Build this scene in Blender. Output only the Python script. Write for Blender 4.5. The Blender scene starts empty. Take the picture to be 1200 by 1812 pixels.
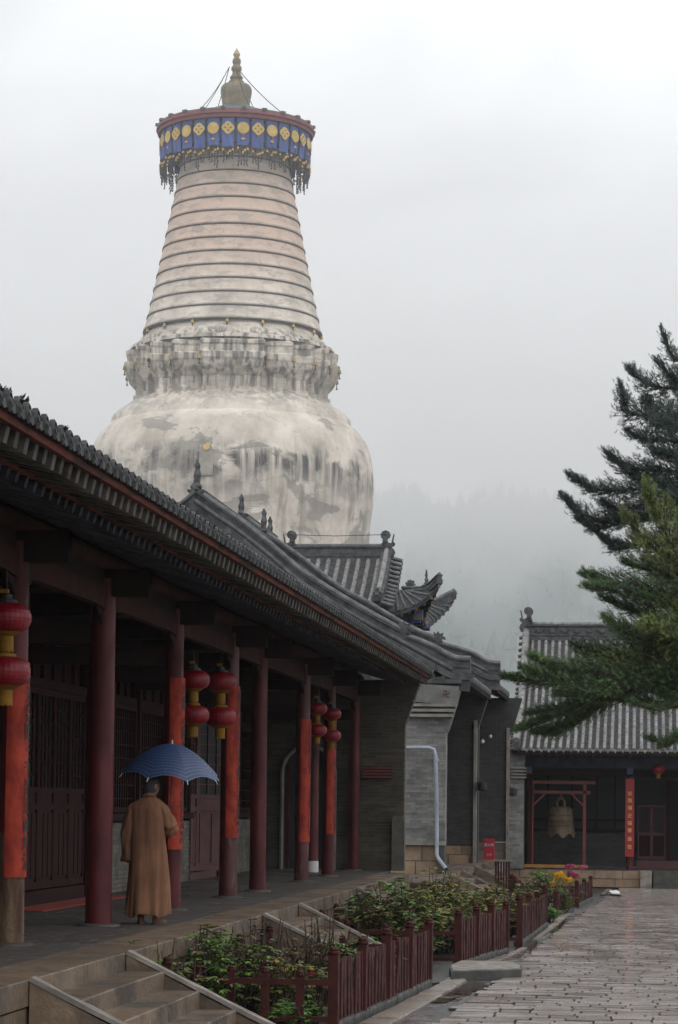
import bpy, math, random
import numpy as np
from mathutils import Vector, Matrix, noise
HAZE = .00016
MIST = .0026
MSEED = 7.7
R_ = random.Random(7)
sc = bpy.context.scene
# ------------------------------------------------------------------ camera
F, PPX, PPY, VX, VY = 4500.0, 600.0, 1175.0, 1137.0, 1430.0
CAMZ = 2.5
yd = Vector((VX-PPX, -(VY-PPY), -F)).normalized()
pt = math.atan(255/F)
up = Vector((.012, math.cos(pt), -math.sin(pt))); up = (up-up.dot(yd)*yd).normalized()
xd = yd.cross(up)
RC = Matrix((xd, yd, up))                     # camera to world
cam = bpy.data.cameras.new('camera'); co = bpy.data.objects.new('camera', cam)
sc.collection.objects.link(co); sc.camera = co
co.matrix_world = Matrix.Translation((0, 0, CAMZ)) @ RC.to_4x4()
cam.sensor_fit = 'VERTICAL'; cam.sensor_height = 36; cam.lens = F/1812*36
cam.shift_y = (PPY-906)/1812; cam.clip_start = .5; cam.clip_end = 6000
sc.render.resolution_x, sc.render.resolution_y = 678, 1024
def at(px, py, Y):
    r = RC @ Vector(((px-PPX)/F, -(py-PPY)/F, -1)); r = r*(Y/r.y)
    return Vector((r.x, Y, CAMZ+r.z))
def atz(px, py, z):
    r = RC @ Vector(((px-PPX)/F, -(py-PPY)/F, -1)); r = r*((z-CAMZ)/r.z)
    return Vector((r.x, r.y, z))
def topx(p):
    c = RC.transposed() @ (Vector(p)-Vector((0, 0, CAMZ)))
    return (PPX+F*c.x/-c.z, PPY-F*c.y/-c.z, -c.z)
# ------------------------------------------------------------------ world, sun
SUN_EL, SUN_AZ = math.radians(58), math.radians(142)
w = bpy.data.worlds.new('World'); sc.world = w; w.use_nodes = True
nt = w.node_tree; N = nt.nodes; L = nt.links; N.clear()
out = N.new('ShaderNodeOutputWorld'); bg = N.new('ShaderNodeBackground')
sky = N.new('ShaderNodeTexSky'); sky.sky_type = 'NISHITA'; sky.sun_disc = False
sky.sun_elevation = SUN_EL; sky.sun_rotation = SUN_AZ; sky.air_density = 1; sky.dust_density = 4
tc = N.new('ShaderNodeTexCoord'); sep = N.new('ShaderNodeSeparateXYZ'); L.new(tc.outputs['Generated'], sep.inputs[0])
mp = N.new('ShaderNodeMapping'); mp.inputs['Scale'].default_value = (1, 1, 2.2); L.new(tc.outputs['Generated'], mp.inputs[0])
nz = N.new('ShaderNodeTexNoise'); nz.inputs['Scale'].default_value = 4.6; nz.inputs['Detail'].default_value = 5
nz.inputs['Roughness'].default_value = .5; nz.inputs['Distortion'].default_value = .6
L.new(mp.outputs[0], nz.inputs['Vector'])
hr = N.new('ShaderNodeValToRGB')              # cloud deck, paler towards the zenith
hr.color_ramp.elements[0].position = 0.0; hr.color_ramp.elements[0].color = (13.4, 13.8, 14.3, 1)
hr.color_ramp.elements[1].position = 1.0; hr.color_ramp.elements[1].color = (12.2, 12.4, 12.8, 1)
e = hr.color_ramp.elements.new(.25); e.color = (15.4, 15.7, 16.1, 1)
L.new(sep.outputs['Z'], hr.inputs[0])
cr = N.new('ShaderNodeMapRange'); cr.inputs[1].default_value = .34; cr.inputs[2].default_value = .68
cr.inputs[3].default_value = .66; cr.inputs[4].default_value = 1.20
L.new(nz.outputs['Fac'], cr.inputs[0])
mu = N.new('ShaderNodeVectorMath'); mu.operation = 'SCALE'; L.new(hr.outputs[0], mu.inputs[0]); L.new(cr.outputs[0], mu.inputs['Scale'])
mx = N.new('ShaderNodeMix'); mx.data_type = 'RGBA'; mx.inputs[0].default_value = .93
L.new(sky.outputs[0], mx.inputs[6]); L.new(mu.outputs[0], mx.inputs[7])
L.new(mx.outputs[2], bg.inputs[0]); bg.inputs[1].default_value = .1; L.new(bg.outputs[0], out.inputs[0])
sun = bpy.data.lights.new('sun', 'SUN'); sun.energy = 0.7; sun.angle = math.radians(60); sun.color = (1, .96, .9)
so = bpy.data.objects.new('sun', sun); sc.collection.objects.link(so)
sdir = Vector((math.sin(SUN_AZ)*math.cos(SUN_EL), math.cos(SUN_AZ)*math.cos(SUN_EL), math.sin(SUN_EL)))
so.rotation_euler = sdir.to_track_quat('Z', 'Y').to_euler()
so.location = (20, -20, 60)
vs = sc.view_settings; sc.display_settings.display_device = 'sRGB'
vs.view_transform = 'Standard'; vs.look = 'None'; vs.exposure = 0.0; vs.gamma = 1; vs.use_curve_mapping = False
sc.render.engine = 'CYCLES'
cy = sc.cycles; cy.use_denoising = True; cy.max_bounces = 12; cy.diffuse_bounces = 3; cy.volume_bounces = 10
cy.volume_max_steps = 48; cy.volume_step_rate = 2.0; cy.sample_clamp_indirect = 6
# ------------------------------------------------------------------ helpers
COL = sc.collection
MATS = {}
def mat(name, col, col2=None, scale=2.0, rough=.85, rough2=None, bump=.0, bscale=20, rnd=0.0, metal=0.0, detail=5, stretch=(1, 1, 1), lo=.35, hi=.65, spec=.5, custom=None, bst=None):
    if name in MATS: return MATS[name]
    m = bpy.data.materials.new(name); m.use_nodes = True; t = m.node_tree; n = t.nodes; l = t.links
    b = n['Principled BSDF']; b.inputs['Metallic'].default_value = metal
    b.inputs['Specular IOR Level'].default_value = spec
    g = n.new('ShaderNodeNewGeometry'); mp = n.new('ShaderNodeMapping'); mp.inputs['Scale'].default_value = stretch
    l.new(g.outputs['Position'], mp.inputs[0])
    nz = n.new('ShaderNodeTexNoise'); nz.inputs['Scale'].default_value = scale; nz.inputs['Detail'].default_value = detail
    nz.inputs['Roughness'].default_value = .62
    l.new(mp.outputs[0], nz.inputs['Vector'])
    mr = n.new('ShaderNodeMapRange'); mr.inputs[1].default_value = lo; mr.inputs[2].default_value = hi; l.new(nz.outputs['Fac'], mr.inputs[0])
    mx = n.new('ShaderNodeMix'); mx.data_type = 'RGBA'; l.new(mr.outputs[0], mx.inputs[0])
    c2 = col2 or tuple(c*.7 for c in col)
    mx.inputs[6].default_value = (*col, 1); mx.inputs[7].default_value = (*c2, 1)
    cur = mx.outputs[2]
    if rnd:
        oi = n.new('ShaderNodeObjectInfo'); ad = n.new('ShaderNodeMath'); ad.operation = 'ADD'
        l.new(oi.outputs['Random'], ad.inputs[0]); l.new(g.outputs['Random Per Island'], ad.inputs[1])
        fr = n.new('ShaderNodeMath'); fr.operation = 'FRACT'; l.new(ad.outputs[0], fr.inputs[0])
        m2 = n.new('ShaderNodeMapRange'); m2.inputs[3].default_value = 1-rnd; m2.inputs[4].default_value = 1+rnd
        l.new(fr.outputs[0], m2.inputs[0])
        sc_ = n.new('ShaderNodeVectorMath'); sc_.operation = 'SCALE'; l.new(cur, sc_.inputs[0]); l.new(m2.outputs[0], sc_.inputs['Scale'])
        cur = sc_.outputs[0]
    if custom: cur = custom(m, n, l, g, cur, b)
    l.new(cur, b.inputs['Base Color'])
    if rough2 is not None:
        r2 = n.new('ShaderNodeMapRange'); r2.inputs[3].default_value = rough; r2.inputs[4].default_value = rough2
        r2.inputs[1].default_value = lo; r2.inputs[2].default_value = hi
        l.new(nz.outputs['Fac'], r2.inputs[0]); l.new(r2.outputs[0], b.inputs['Roughness'])
    else: b.inputs['Roughness'].default_value = rough
    if bump:
        nb = n.new('ShaderNodeTexNoise'); nb.inputs['Scale'].default_value = bscale; nb.inputs['Detail'].default_value = 4
        mb_ = n.new('ShaderNodeMapping'); mb_.inputs['Scale'].default_value = bst or (1, 1, 1); l.new(g.outputs['Position'], mb_.inputs[0]); l.new(mb_.outputs[0], nb.inputs['Vector'])
        bu = n.new('ShaderNodeBump'); bu.inputs['Strength'].default_value = min(1, bump*4); bu.inputs['Distance'].default_value = bump*.05+.002
        l.new(nb.outputs['Fac'], bu.inputs['Height']); l.new(bu.outputs[0], b.inputs['Normal'])
    MATS[name] = m
    return m

def W(o):
    if o.parent: return W(o.parent) @ o.matrix_parent_inverse @ o.matrix_basis
    return o.matrix_basis.copy()
def adopt(o, parent):
    if parent is not None:
        o.parent = parent; o.matrix_parent_inverse = W(parent).inverted()
def thing(name, label, cat, loc=(0, 0, 0), group=None, kind=None):
    o = bpy.data.objects.new(name, None); COL.objects.link(o); o.location = loc; o.empty_display_size = .2
    tag(o, label, cat, group, kind); return o
def tag(o, label=None, cat=None, group=None, kind=None):
    if label: o['label'] = label
    if cat: o['category'] = cat
    if group: o['group'] = group
    if kind: o['kind'] = kind
    return o
def piece(name, me, parent, loc=(0, 0, 0), rot=None, scale=None):
    """an object sharing mesh data, placed in world space under parent"""
    o = bpy.data.objects.new(name, me); COL.objects.link(o)
    o.location = loc
    if rot is not None: o.rotation_euler = rot
    if scale is not None: o.scale = scale
    adopt(o, parent); return o
def kids(o): return [c for c in ALLCH.get(o.name, ())]
def copy_tree(o, parent=None, chmap=None):
    c = o.copy(); COL.objects.link(c)
    if parent is not None: c.parent = parent
    for ch in list(o.children): copy_tree(ch, c)
    return c

class MB:
    def __init__(s): s.v = []; s.f = []
    def add(s, vs, fs):
        b = len(s.v); s.v.extend([tuple(p) for p in vs]); s.f.extend([tuple(b+i for i in f) for f in fs]); return s
    def box(s, c, d, rz=0, M=None):
        x, y, z = d[0]/2, d[1]/2, d[2]/2; cs, sn = math.cos(rz), math.sin(rz); vs = []
        for k in (-z, z):
            for i, j in ((-x, -y), (x, -y), (x, y), (-x, y)):
                vs.append((c[0]+i*cs-j*sn, c[1]+i*sn+j*cs, c[2]+k))
        if M: vs = [M @ Vector(v) for v in vs]
        return s.add(vs, [(3, 2, 1, 0), (4, 5, 6, 7), (0, 1, 5, 4), (1, 2, 6, 5), (2, 3, 7, 6), (3, 0, 4, 7)])
    def beam(s, p, q, wd, ht, upv=(0, 0, 1)):
        p, q = Vector(p), Vector(q); d = (q-p).normalized(); u = Vector(upv); sd = d.cross(u)
        if sd.length < 1e-4: sd = d.cross(Vector((0, 1, 0)))
        sd.normalize(); u = sd.cross(d); vs = []
        for e in (p, q):
            for a, b in ((-1, -1), (1, -1), (1, 1), (-1, 1)): vs.append(e+sd*a*wd/2+u*b*ht/2)
        return s.add(vs, [(0, 3, 2, 1), (4, 5, 6, 7), (0, 1, 5, 4), (1, 2, 6, 5), (2, 3, 7, 6), (3, 0, 4, 7)])
    def tube(s, pts, rad, n=8, cap=True):
        pts = [Vector(p) for p in pts]; m = len(pts)
        if not hasattr(rad, '__len__'): rad = [rad]*m
        ref = Vector((0, 0, 1)); vs = []; last = None
        for i, p in enumerate(pts):
            d = (pts[min(i+1, m-1)]-pts[max(i-1, 0)])
            if d.length < 1e-9: d = Vector((0, 0, 1))
            d.normalize()
            if last is None:
                r = ref if abs(d.z) < .9 else Vector((1, 0, 0)); a = d.cross(r).normalized()
            else: a = (last-d*last.dot(d)).normalized()
            last = a; b = d.cross(a)
            for k in range(n):
                t = 2*math.pi*k/n; vs.append(p+(a*math.cos(t)+b*math.sin(t))*rad[i])
        fs = [(i*n+k, i*n+(k+1) % n, (i+1)*n+(k+1) % n, (i+1)*n+k) for i in range(m-1) for k in range(n)]
        if cap: fs += [tuple(range(n-1, -1, -1)), tuple((m-1)*n+k for k in range(n))]
        return s.add(vs, fs)
    def lathe(s, prof, n=24, c=(0, 0, 0), fn=None, cap=False):
        vs = []; m = len(prof)
        for r, z in prof:
            for k in range(n):
                t = 2*math.pi*k/n; rr, zz = (r, z) if fn is None else fn(r, z, t)
                vs.append((c[0]+rr*math.cos(t), c[1]+rr*math.sin(t), c[2]+zz))
        fs = [(i*n+k, i*n+(k+1) % n, (i+1)*n+(k+1) % n, (i+1)*n+k) for i in range(m-1) for k in range(n)]
        if cap: fs += [tuple(range(n-1, -1, -1)), tuple((m-1)*n+k for k in range(n))]
        return s.add(vs, fs)
    def prism(s, poly, M, depth):
        """2D outline (x, y) extruded by depth along local z, through matrix M"""
        n = len(poly); vs = [M @ Vector((x, y, 0)) for x, y in poly]+[M @ Vector((x, y, depth)) for x, y in poly]
        fs = [tuple(range(n-1, -1, -1)), tuple(range(n, 2*n))]+[(i, (i+1) % n, n+(i+1) % n, n+i) for i in range(n)]
        return s.add(vs, fs)
    def mesh(s, name, m=None, smooth=False):
        me = bpy.data.meshes.new(name); me.from_pydata(s.v, [], s.f)
        if m: me.materials.append(m)
        if smooth:
            me.polygons.foreach_set('use_smooth', [True]*len(me.polygons))
            try: me.set_sharp_from_angle(angle=math.radians(42))
            except Exception: pass
        me.update(); return me
    def build(s, name, m, parent=None, smooth=False, local=False):
        o = bpy.data.objects.new(name, s.mesh(name, m, smooth)); COL.objects.link(o)
        if parent is not None:
            if local: o.parent = parent
            else: adopt(o, parent)
        return o
def obj_np(name, v, f, m, parent=None):
    """fast mesh of triangles or quads from numpy arrays"""
    me = bpy.data.meshes.new(name); nv, nf, k = len(v), len(f), f.shape[1]
    me.vertices.add(nv); me.vertices.foreach_set('co', v.astype(np.float32).ravel())
    me.loops.add(nf*k); me.loops.foreach_set('vertex_index', f.astype(np.int32).ravel())
    me.polygons.add(nf); me.polygons.foreach_set('loop_start', np.arange(0, nf*k, k, dtype=np.int32))
    me.update(calc_edges=True); me.materials.append(m)
    o = bpy.data.objects.new(name, me); COL.objects.link(o); adopt(o, parent); return o
def frustum_mesh(name, m, ch=.06, chz=.2):
    """unit block with chamfered top: x, y in +-.5, z from -1 to 0"""
    mb = MB(); vs = []
    for z, e in ((-1, .5), (-chz, .5), (0, .5-ch)):
        for i, j in ((-1, -1), (1, -1), (1, 1), (-1, 1)): vs.append((i*e, j*e, z))
    fs = [(8, 9, 10, 11)]
    for r in (0, 4):
        for k in range(4): fs.append((r+k, r+(k+1) % 4, r+4+(k+1) % 4, r+4+k))
    mb.add(vs, fs); return mb.mesh(name, m)
def brick_wall(parent, O, D, Nn, h, ext, m, mortar, course=.065, bl=.26, depth=.1, nparts=150, key=None, name='brick', thick=.3, core=True, jit=.004, gap=.008, rz=None):
    """courses of separate bricks on a mortar core. ext(z) -> list of (a0, a1)"""
    O, D, Nn = Vector(O), Vector(D).normalized(), Vector(Nn).normalized()
    cand = []; nc = int(h/course)
    for i in range(nc):
        z0 = i*course; z = z0+course/2; off = (i % 2)*bl/2
        for a0, a1 in ext(z):
            k0 = math.floor((a0-off)/bl)
            x = off+k0*bl
            while x < a1-1e-6:
                b0, b1 = max(x, a0), min(x+bl, a1)
                if b1-b0 > .03: cand.append(((b0+b1)/2, z, b1-b0))
                x += bl
    if key: cand.sort(key=lambda c: key(c[0], c[1]))
    else: R_.shuffle(cand)
    rot = math.atan2(D.y, D.x)
    bm = MB().box((0, 0, 0), (1, 1, 1)).mesh('brick', m)
    rest = MB()
    for idx, (a, z, ln) in enumerate(cand):
        pr = R_.uniform(-jit, jit)
        c = O+D*a+Vector((0, 0, z))+Nn*(pr-depth/2+.012)
        if idx < nparts:
            piece(name, bm, parent, c, (0, 0, rot), (ln-gap, depth, course-gap))
        else: rest.box(c, (ln-gap, depth, course-gap), rot)
    if rest.v: tag(rest.build(name+'_rows', m, parent), kind='stuff')
    if core:
        cb = MB()
        for i in range(nc):
            z0 = i*course
            for a0, a1 in ext(z0+course/2):
                c = O+D*((a0+a1)/2)+Vector((0, 0, z0+course/2))-Nn*(thick/2)
                cb.box(c, (a1-a0-.006, thick, course), rot)
        cb.build('mortar', mortar, parent)
# ------------------------------------------------------------------ materials
red = mat('red_lacquer', (.095, .010, .011), (.034, .006, .008), scale=2.4, detail=9, stretch=(1, 1, .5), rough=.42, rough2=.75, spec=.3, bump=.03, bscale=12)
darkred = mat('dark_red_wood', (.030, .0075, .0075), (.016, .006, .006), scale=4, rough=.75, spec=.15, bump=.05, bscale=15, stretch=(1, 1, .3))
boardred = mat('orange_red_board', (.36, .042, .018), (.17, .018, .013), scale=6, rough=.6, rough2=.8, bump=.25, bscale=7, spec=.25, stretch=(1, 1, .6))
orange = mat('weathered_orange_fascia', (.13, .036, .024), (.03, .018, .015), scale=2.6, rough=.85, bump=.1, bscale=10, lo=.42, hi=.62, stretch=(1, .6, 3), spec=.2)
tiledpan = mat('dark_pan_tile', (.042, .043, .045), (.02, .021, .022), scale=6, rough=.5, rough2=.8, rnd=.2)
rafterm = mat('weathered_rafter_paint', (.085, .076, .062), (.03, .027, .023), scale=9, rough=.9, bump=.1, rnd=.25)
rafterb = mat('blue_black_rafter_paint', (.05, .055, .075), (.022, .022, .028), scale=9, rough=.85, rnd=.25)
darkwood = mat('sooty_beam_wood', (.022, .012, .010), (.012, .008, .007), scale=4, rough=.85, spec=.15, bump=.1, bscale=14)
pinkwood = mat('faded_beam_paint', (.045, .016, .013), (.022, .009, .008), scale=3, rough=.85, spec=.15, bump=.1)
ink = mat('black_ink', (.012, .011, .01), rough=.6)
gold = mat('gold_paint', (.75, .48, .10), (.6, .36, .07), rough=.45)
tile = mat('grey_roof_tile', (.105, .107, .11), (.045, .047, .05), scale=5, rough=.32, rough2=.62, bump=.06, bscale=14, rnd=.22)
tilelite = mat('lime_washed_tile', (.25, .245, .235), (.10, .10, .10), scale=7, rough=.45, rough2=.8, bump=.06, bscale=14, rnd=.15)
tiledark = mat('dark_wet_tile', (.017, .018, .019), (.008, .009, .009), scale=7, rough=.4, rough2=.7, rnd=.3)
ridgem = mat('carved_grey_ridge', (.075, .077, .08), (.035, .036, .038), scale=5, rough=.5, rough2=.8, bump=.15, bscale=10)
brickm = mat('grey_brown_brick', (.075, .066, .050), (.042, .039, .032), scale=1.6, rough=.85, bump=.06, bscale=40, rnd=.28)
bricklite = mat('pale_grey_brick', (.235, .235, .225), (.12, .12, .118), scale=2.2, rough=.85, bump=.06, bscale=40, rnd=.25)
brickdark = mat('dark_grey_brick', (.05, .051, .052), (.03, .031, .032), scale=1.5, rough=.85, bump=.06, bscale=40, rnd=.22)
mortard = mat('grey_mortar', (.115, .105, .085), (.07, .062, .054), scale=3, rough=.95)
mortarl = mat('pale_mortar', (.22, .22, .21), (.13, .13, .125), scale=3, rough=.95)
plaster = mat('old_plaster', (.26, .25, .225), (.14, .135, .12), scale=2.5, rough=.9, bump=.05)
stone = mat('tan_stone', (.17, .118, .075), (.052, .039, .029), scale=1.8, rough=.35, rough2=.8, bump=.3, bscale=11, rnd=.2, lo=.38, hi=.64, detail=9)
stonelite = mat('pale_stone_cap', (.235, .205, .175), (.13, .115, .10), scale=5, rough=.4, rough2=.8, bump=.1, bscale=25, rnd=.08)
stonedk = mat('dark_kerb_stone', (.055, .055, .05), (.03, .031, .028), scale=5, rough=.4, rough2=.75, bump=.12, bscale=20, rnd=.2)
floorm = mat('grey_floor_tile', (.075, .066, .058), (.042, .038, .035), scale=1.3, rough=.38, rough2=.75, bump=.04, bscale=8, rnd=.10)
def joint_shade(m, n, l, g, cur, b):        # shade of the joint gaps, painted dark on the sloping sides of each slab
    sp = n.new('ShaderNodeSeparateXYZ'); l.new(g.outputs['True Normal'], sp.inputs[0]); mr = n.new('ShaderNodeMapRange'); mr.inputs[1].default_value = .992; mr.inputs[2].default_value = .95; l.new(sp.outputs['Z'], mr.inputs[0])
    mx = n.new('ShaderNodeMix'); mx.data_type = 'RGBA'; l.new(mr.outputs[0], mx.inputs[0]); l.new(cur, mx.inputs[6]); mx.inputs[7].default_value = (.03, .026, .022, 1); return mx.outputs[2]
pave = mat('wet_paving_stone', (.44, .37, .33), (.22, .19, .178), scale=1.3, rough=.06, rough2=.28, bump=.10, bscale=5, rnd=.26, custom=joint_shade)
earth = mat('wet_earth', (.045, .032, .022), (.022, .017, .012), scale=5, rough=.35, rough2=.9, bump=.3, bscale=12)
fencem = mat('red_brown_fence_paint', (.058, .012, .010), (.030, .008, .007), scale=6, rough=.5, rough2=.8, bump=.04, rnd=.14, spec=.2)
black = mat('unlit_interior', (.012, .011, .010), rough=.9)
# ================================================================== SETTING
# terrain sheet
g = MB()
for i in range(2):
    pass
g.add([(-900, -60, -.09), (900, -60, -.09), (900, 1500, -.09), (-900, 1500, -.09)], [(0, 1, 2, 3)])
tag(g.build('ground', earth), kind='structure')
# hills behind the temple
def hz(x, y):
    d = (y-480)/480.0
    b = max(0, min(1, d)); b = b*b*(3-2*b)
    n1 = noise.fractal(Vector((x*.0042+3.1, y*.0042, 1.7)), .9, 2.1, 5)
    ridge = 108-.035*x+12*math.sin(x*.011+.9)
    return min(152, -2+b*(ridge+34*n1))+4*n1*min(1, b*6)
xs = np.linspace(-560, 460, 150); ys = np.linspace(470, 1120, 90)
V = [(x, y, hz(x, y)) for y in ys for x in xs]
n = len(xs)
Fs = [(j*n+i, j*n+i+1, (j+1)*n+i+1, (j+1)*n+i) for j in range(len(ys)-1) for i in range(n-1)]
hillm = mat('wooded_hillside', (.015, .06, .055), (.035, .09, .075), scale=.07, rough=1, bump=.0, detail=9, lo=.4, hi=.62)
hb = MB(); hb.add(V, Fs); tag(hb.build('hills', hillm, smooth=True), kind='structure')
# wood on the hillside: conical crowns scattered as one mass
rs = np.random.RandomState(4)
cnt = 9000; vv = []; ff = []
for k in range(cnt):
    x = rs.uniform(-330, 190); y = rs.uniform(500, 1050); h = rs.uniform(2.5, 7.0)*rs.uniform(.6, 1.3); r = h*rs.uniform(.2, .34); z = hz(x, y)
    b = len(vv)
    for a in range(5): vv.append((x+r*math.cos(a*1.2566+k), y+r*math.sin(a*1.2566+k), z+h*.12))
    vv.append((x, y, z+h))
    for a in range(5): ff.append((b+a, b+(a+1) % 5, b+5))
o = obj_np('hillside_wood', np.array(vv), np.array(ff), mat('far_conifer', (.02, .065, .05), (.015, .045, .035), scale=.05, rough=1, rnd=.35))
tag(o, 'dark conifer wood covering the misty hillside behind the temple', 'wood', kind='stuff')
# haze
def volbox(name, x0, x1, y0, y1, z0, z1):
    b = MB().box(((x0+x1)/2, (y0+y1)/2, (z0+z1)/2), (x1-x0, y1-y0, z1-z0)); m = bpy.data.materials.new(name+'_air'); m.use_nodes = True
    t = m.node_tree; t.nodes.clear(); o = t.nodes.new('ShaderNodeOutputMaterial'); v = t.nodes.new('ShaderNodeVolumePrincipled')
    t.links.new(v.outputs[0], o.inputs['Volume']); ob = b.build(name, m); return ob, t, v
ho, ht, hv = volbox('haze', -750, 650, -70, 1150, -1.2, 172)
hv.inputs['Density'].default_value = HAZE; hv.inputs['Color'].default_value = (.95, .975, 1, 1); hv.inputs['Anisotropy'].default_value = .0
tag(ho, 'pale rain haze filling the valley around the temple', 'haze', kind='stuff')
# drifting bank of low cloud in front of the hillside
mo, mt, mv = volbox('mist', -420, 330, 112, 640, .5, 168)
def _n(t, k): return mt.nodes.new(k)
gp = _n(mt, 'ShaderNodeNewGeometry'); tcm = _n(mt, 'ShaderNodeTexCoord'); mpm = _n(mt, 'ShaderNodeMapping'); mpm.inputs['Scale'].default_value = (.011, .006, .015); mpm.inputs['Location'].default_value = (MSEED, 0, 0)
mt.links.new(tcm.outputs['Object'], mpm.inputs[0]); nm = _n(mt, 'ShaderNodeTexNoise'); nm.inputs['Scale'].default_value = 1.6; nm.inputs['Detail'].default_value = 3; nm.inputs['Distortion'].default_value = .4
mt.links.new(mpm.outputs[0], nm.inputs['Vector']); sm = _n(mt, 'ShaderNodeSeparateXYZ'); mt.links.new(tcm.outputs['Object'], sm.inputs[0])
r1 = _n(mt, 'ShaderNodeMapRange'); r1.inputs[1].default_value = .45; r1.inputs[2].default_value = .60; mt.links.new(nm.outputs['Fac'], r1.inputs[0])
r2 = _n(mt, 'ShaderNodeMapRange'); r2.inputs[1].default_value = 15; r2.inputs[2].default_value = 80; r2.inputs[3].default_value = .2; r2.inputs[4].default_value = 2.2; mt.links.new(sm.outputs['Z'], r2.inputs[0])
r3 = _n(mt, 'ShaderNodeMapRange'); r3.inputs[1].default_value = 150; r3.inputs[2].default_value = 80; mt.links.new(sm.outputs['Z'], r3.inputs[0])
m1 = _n(mt, 'ShaderNodeMath'); m1.operation = 'MULTIPLY'; mt.links.new(r1.outputs[0], m1.inputs[0]); mt.links.new(r2.outputs[0], m1.inputs[1])
m2 = _n(mt, 'ShaderNodeMath'); m2.operation = 'MULTIPLY'; mt.links.new(m1.outputs[0], m2.inputs[0]); mt.links.new(r3.outputs[0], m2.inputs[1])
m3 = _n(mt, 'ShaderNodeMath'); m3.operation = 'MULTIPLY'; mt.links.new(m2.outputs[0], m3.inputs[0]); m3.inputs[1].default_value = MIST
yr = _n(mt, 'ShaderNodeMapRange'); yr.inputs[1].default_value = 210; yr.inputs[2].default_value = 330; mt.links.new(sm.outputs['Y'], yr.inputs[0])
m4 = _n(mt, 'ShaderNodeMath'); m4.operation = 'MULTIPLY_ADD'; qd = _n(mt, 'ShaderNodeMath'); qd.operation = 'DIVIDE'; mt.links.new(sm.outputs['Z'], qd.inputs[0]); mt.links.new(sm.outputs['Y'], qd.inputs[1])
qe = _n(mt, 'ShaderNodeMath'); qe.operation = 'MULTIPLY_ADD'; mt.links.new(nm.outputs['Fac'], qe.inputs[0]); qe.inputs[1].default_value = .24; mt.links.new(qd.outputs[0], qe.inputs[2])
qr = _n(mt, 'ShaderNodeMapRange'); qr.inputs[1].default_value = .195; qr.inputs[2].default_value = .25; mt.links.new(qe.outputs[0], qr.inputs[0])
qm = _n(mt, 'ShaderNodeMath'); qm.operation = 'MULTIPLY'; mt.links.new(qr.outputs[0], qm.inputs[0]); mt.links.new(r3.outputs[0], qm.inputs[1])
qa = _n(mt, 'ShaderNodeMath'); qa.operation = 'MULTIPLY_ADD'; mt.links.new(qm.outputs[0], qa.inputs[0]); qa.inputs[1].default_value = .0062; mt.links.new(m3.outputs[0], qa.inputs[2]); mt.links.new(qa.outputs[0], m4.inputs[0]); mt.links.new(yr.outputs[0], m4.inputs[1]); yb = _n(mt, 'ShaderNodeMapRange'); yb.inputs[1].default_value = 215; yb.inputs[2].default_value = 300; yb.inputs[3].default_value = .0017; yb.inputs[4].default_value = .0002; mt.links.new(sm.outputs['Y'], yb.inputs[0]); mt.links.new(yb.outputs[0], m4.inputs[2])
mt.links.new(m4.outputs[0], mv.inputs['Density']); mv.inputs['Color'].default_value = (.995, .998, 1, 1)
tag(mo, 'bank of low white cloud drifting across the wooded hillside', 'mist', kind='stuff')
# ------------------------------------------------------------------ courtyard
# main paving: separate slabs
def gz(Y): return .30*(1-max(0, min(1, (Y-30)/50.0)))      # the court falls gently away from the camera
def atg(px, py):
    p = atz(px, py, .3)
    for _ in range(8): p = atz(px, py, gz(p.y))
    return p
def court_sheet(name, x0, x1, dz, m):
    ys_ = [14, 30, 80, 82]; vs = []
    for y in ys_: vs += [(x0, y, gz(y)+dz), (x1, y, gz(y)+dz)]
    return tag(MB().add(vs, [(0, 1, 3, 2), (2, 3, 5, 4), (4, 5, 7, 6)]).build(name, m), kind='structure')
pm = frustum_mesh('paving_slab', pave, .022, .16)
EDG = [(15, 3.0)]+[(p.y, -p.x) for p in (atg(750, 1812), atg(855, 1745), atg(905, 1706), atg(965, 1660), atg(1030, 1612), atg(1065, 1590), atg(1085, 1575))]
def edge_u(Y):            # left border of the paving
    for (a, ua), (b, ub) in zip(EDG, EDG[1:]):
        if Y <= b: return ua+(ub-ua)*(Y-a)/(b-a)
    return .75
pv = court_sheet('pavement', -3.3, 12, -.03, mat('dark_joint_sand', (.03, .027, .024), rough=.5))
cand = []; Y = 17.0; row = 0
while Y < 80.3:
    dy = R_.choice((.22, .28, .36)); x = -edge_u(Y)+R_.uniform(0, .12)
    while x < 7:
        wd = R_.uniform(.28, .60); cand.append((x+wd/2, Y+dy/2, wd, dy)); x += wd
    Y += dy; row += 1
vis = []
for c in cand:
    p = topx((c[0], c[1], gz(c[1]))); vis.append((c[1] if (p[0] < 1230 and p[1] < 1840 and p[2] > 0) else 1000+c[1]))
order = sorted(range(len(cand)), key=lambda i: vis[i])
rest = MB()
for k, i in enumerate(order):
    x, y, wd, dy = cand[i]; z = gz(y)+R_.gauss(0, .0028); rx, ry = R_.gauss(0, .006), R_.gauss(0, .006)
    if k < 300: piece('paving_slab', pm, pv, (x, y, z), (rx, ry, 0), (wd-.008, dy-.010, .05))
    else:
        a, b = (wd-.008)/2, (dy-.01)/2; vs = []
        for zz, e in ((-.05, 1), (-.008, 1), (0, .956)):
            for i2, j2 in ((-1, -1), (1, -1), (1, 1), (-1, 1)):
                px_, py_ = i2*a*e, j2*b*e; vs.append((x+px_, y+py_, z+zz+px_*-ry+py_*rx))
        rest.add(vs, [(8, 9, 10, 11)]+[(r+q, r+(q+1) % 4, r+4+(q+1) % 4, r+4+q) for r in (0, 4) for q in range(4)])
tag(rest.build('paving_rows', pave, pv), kind='stuff')
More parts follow.
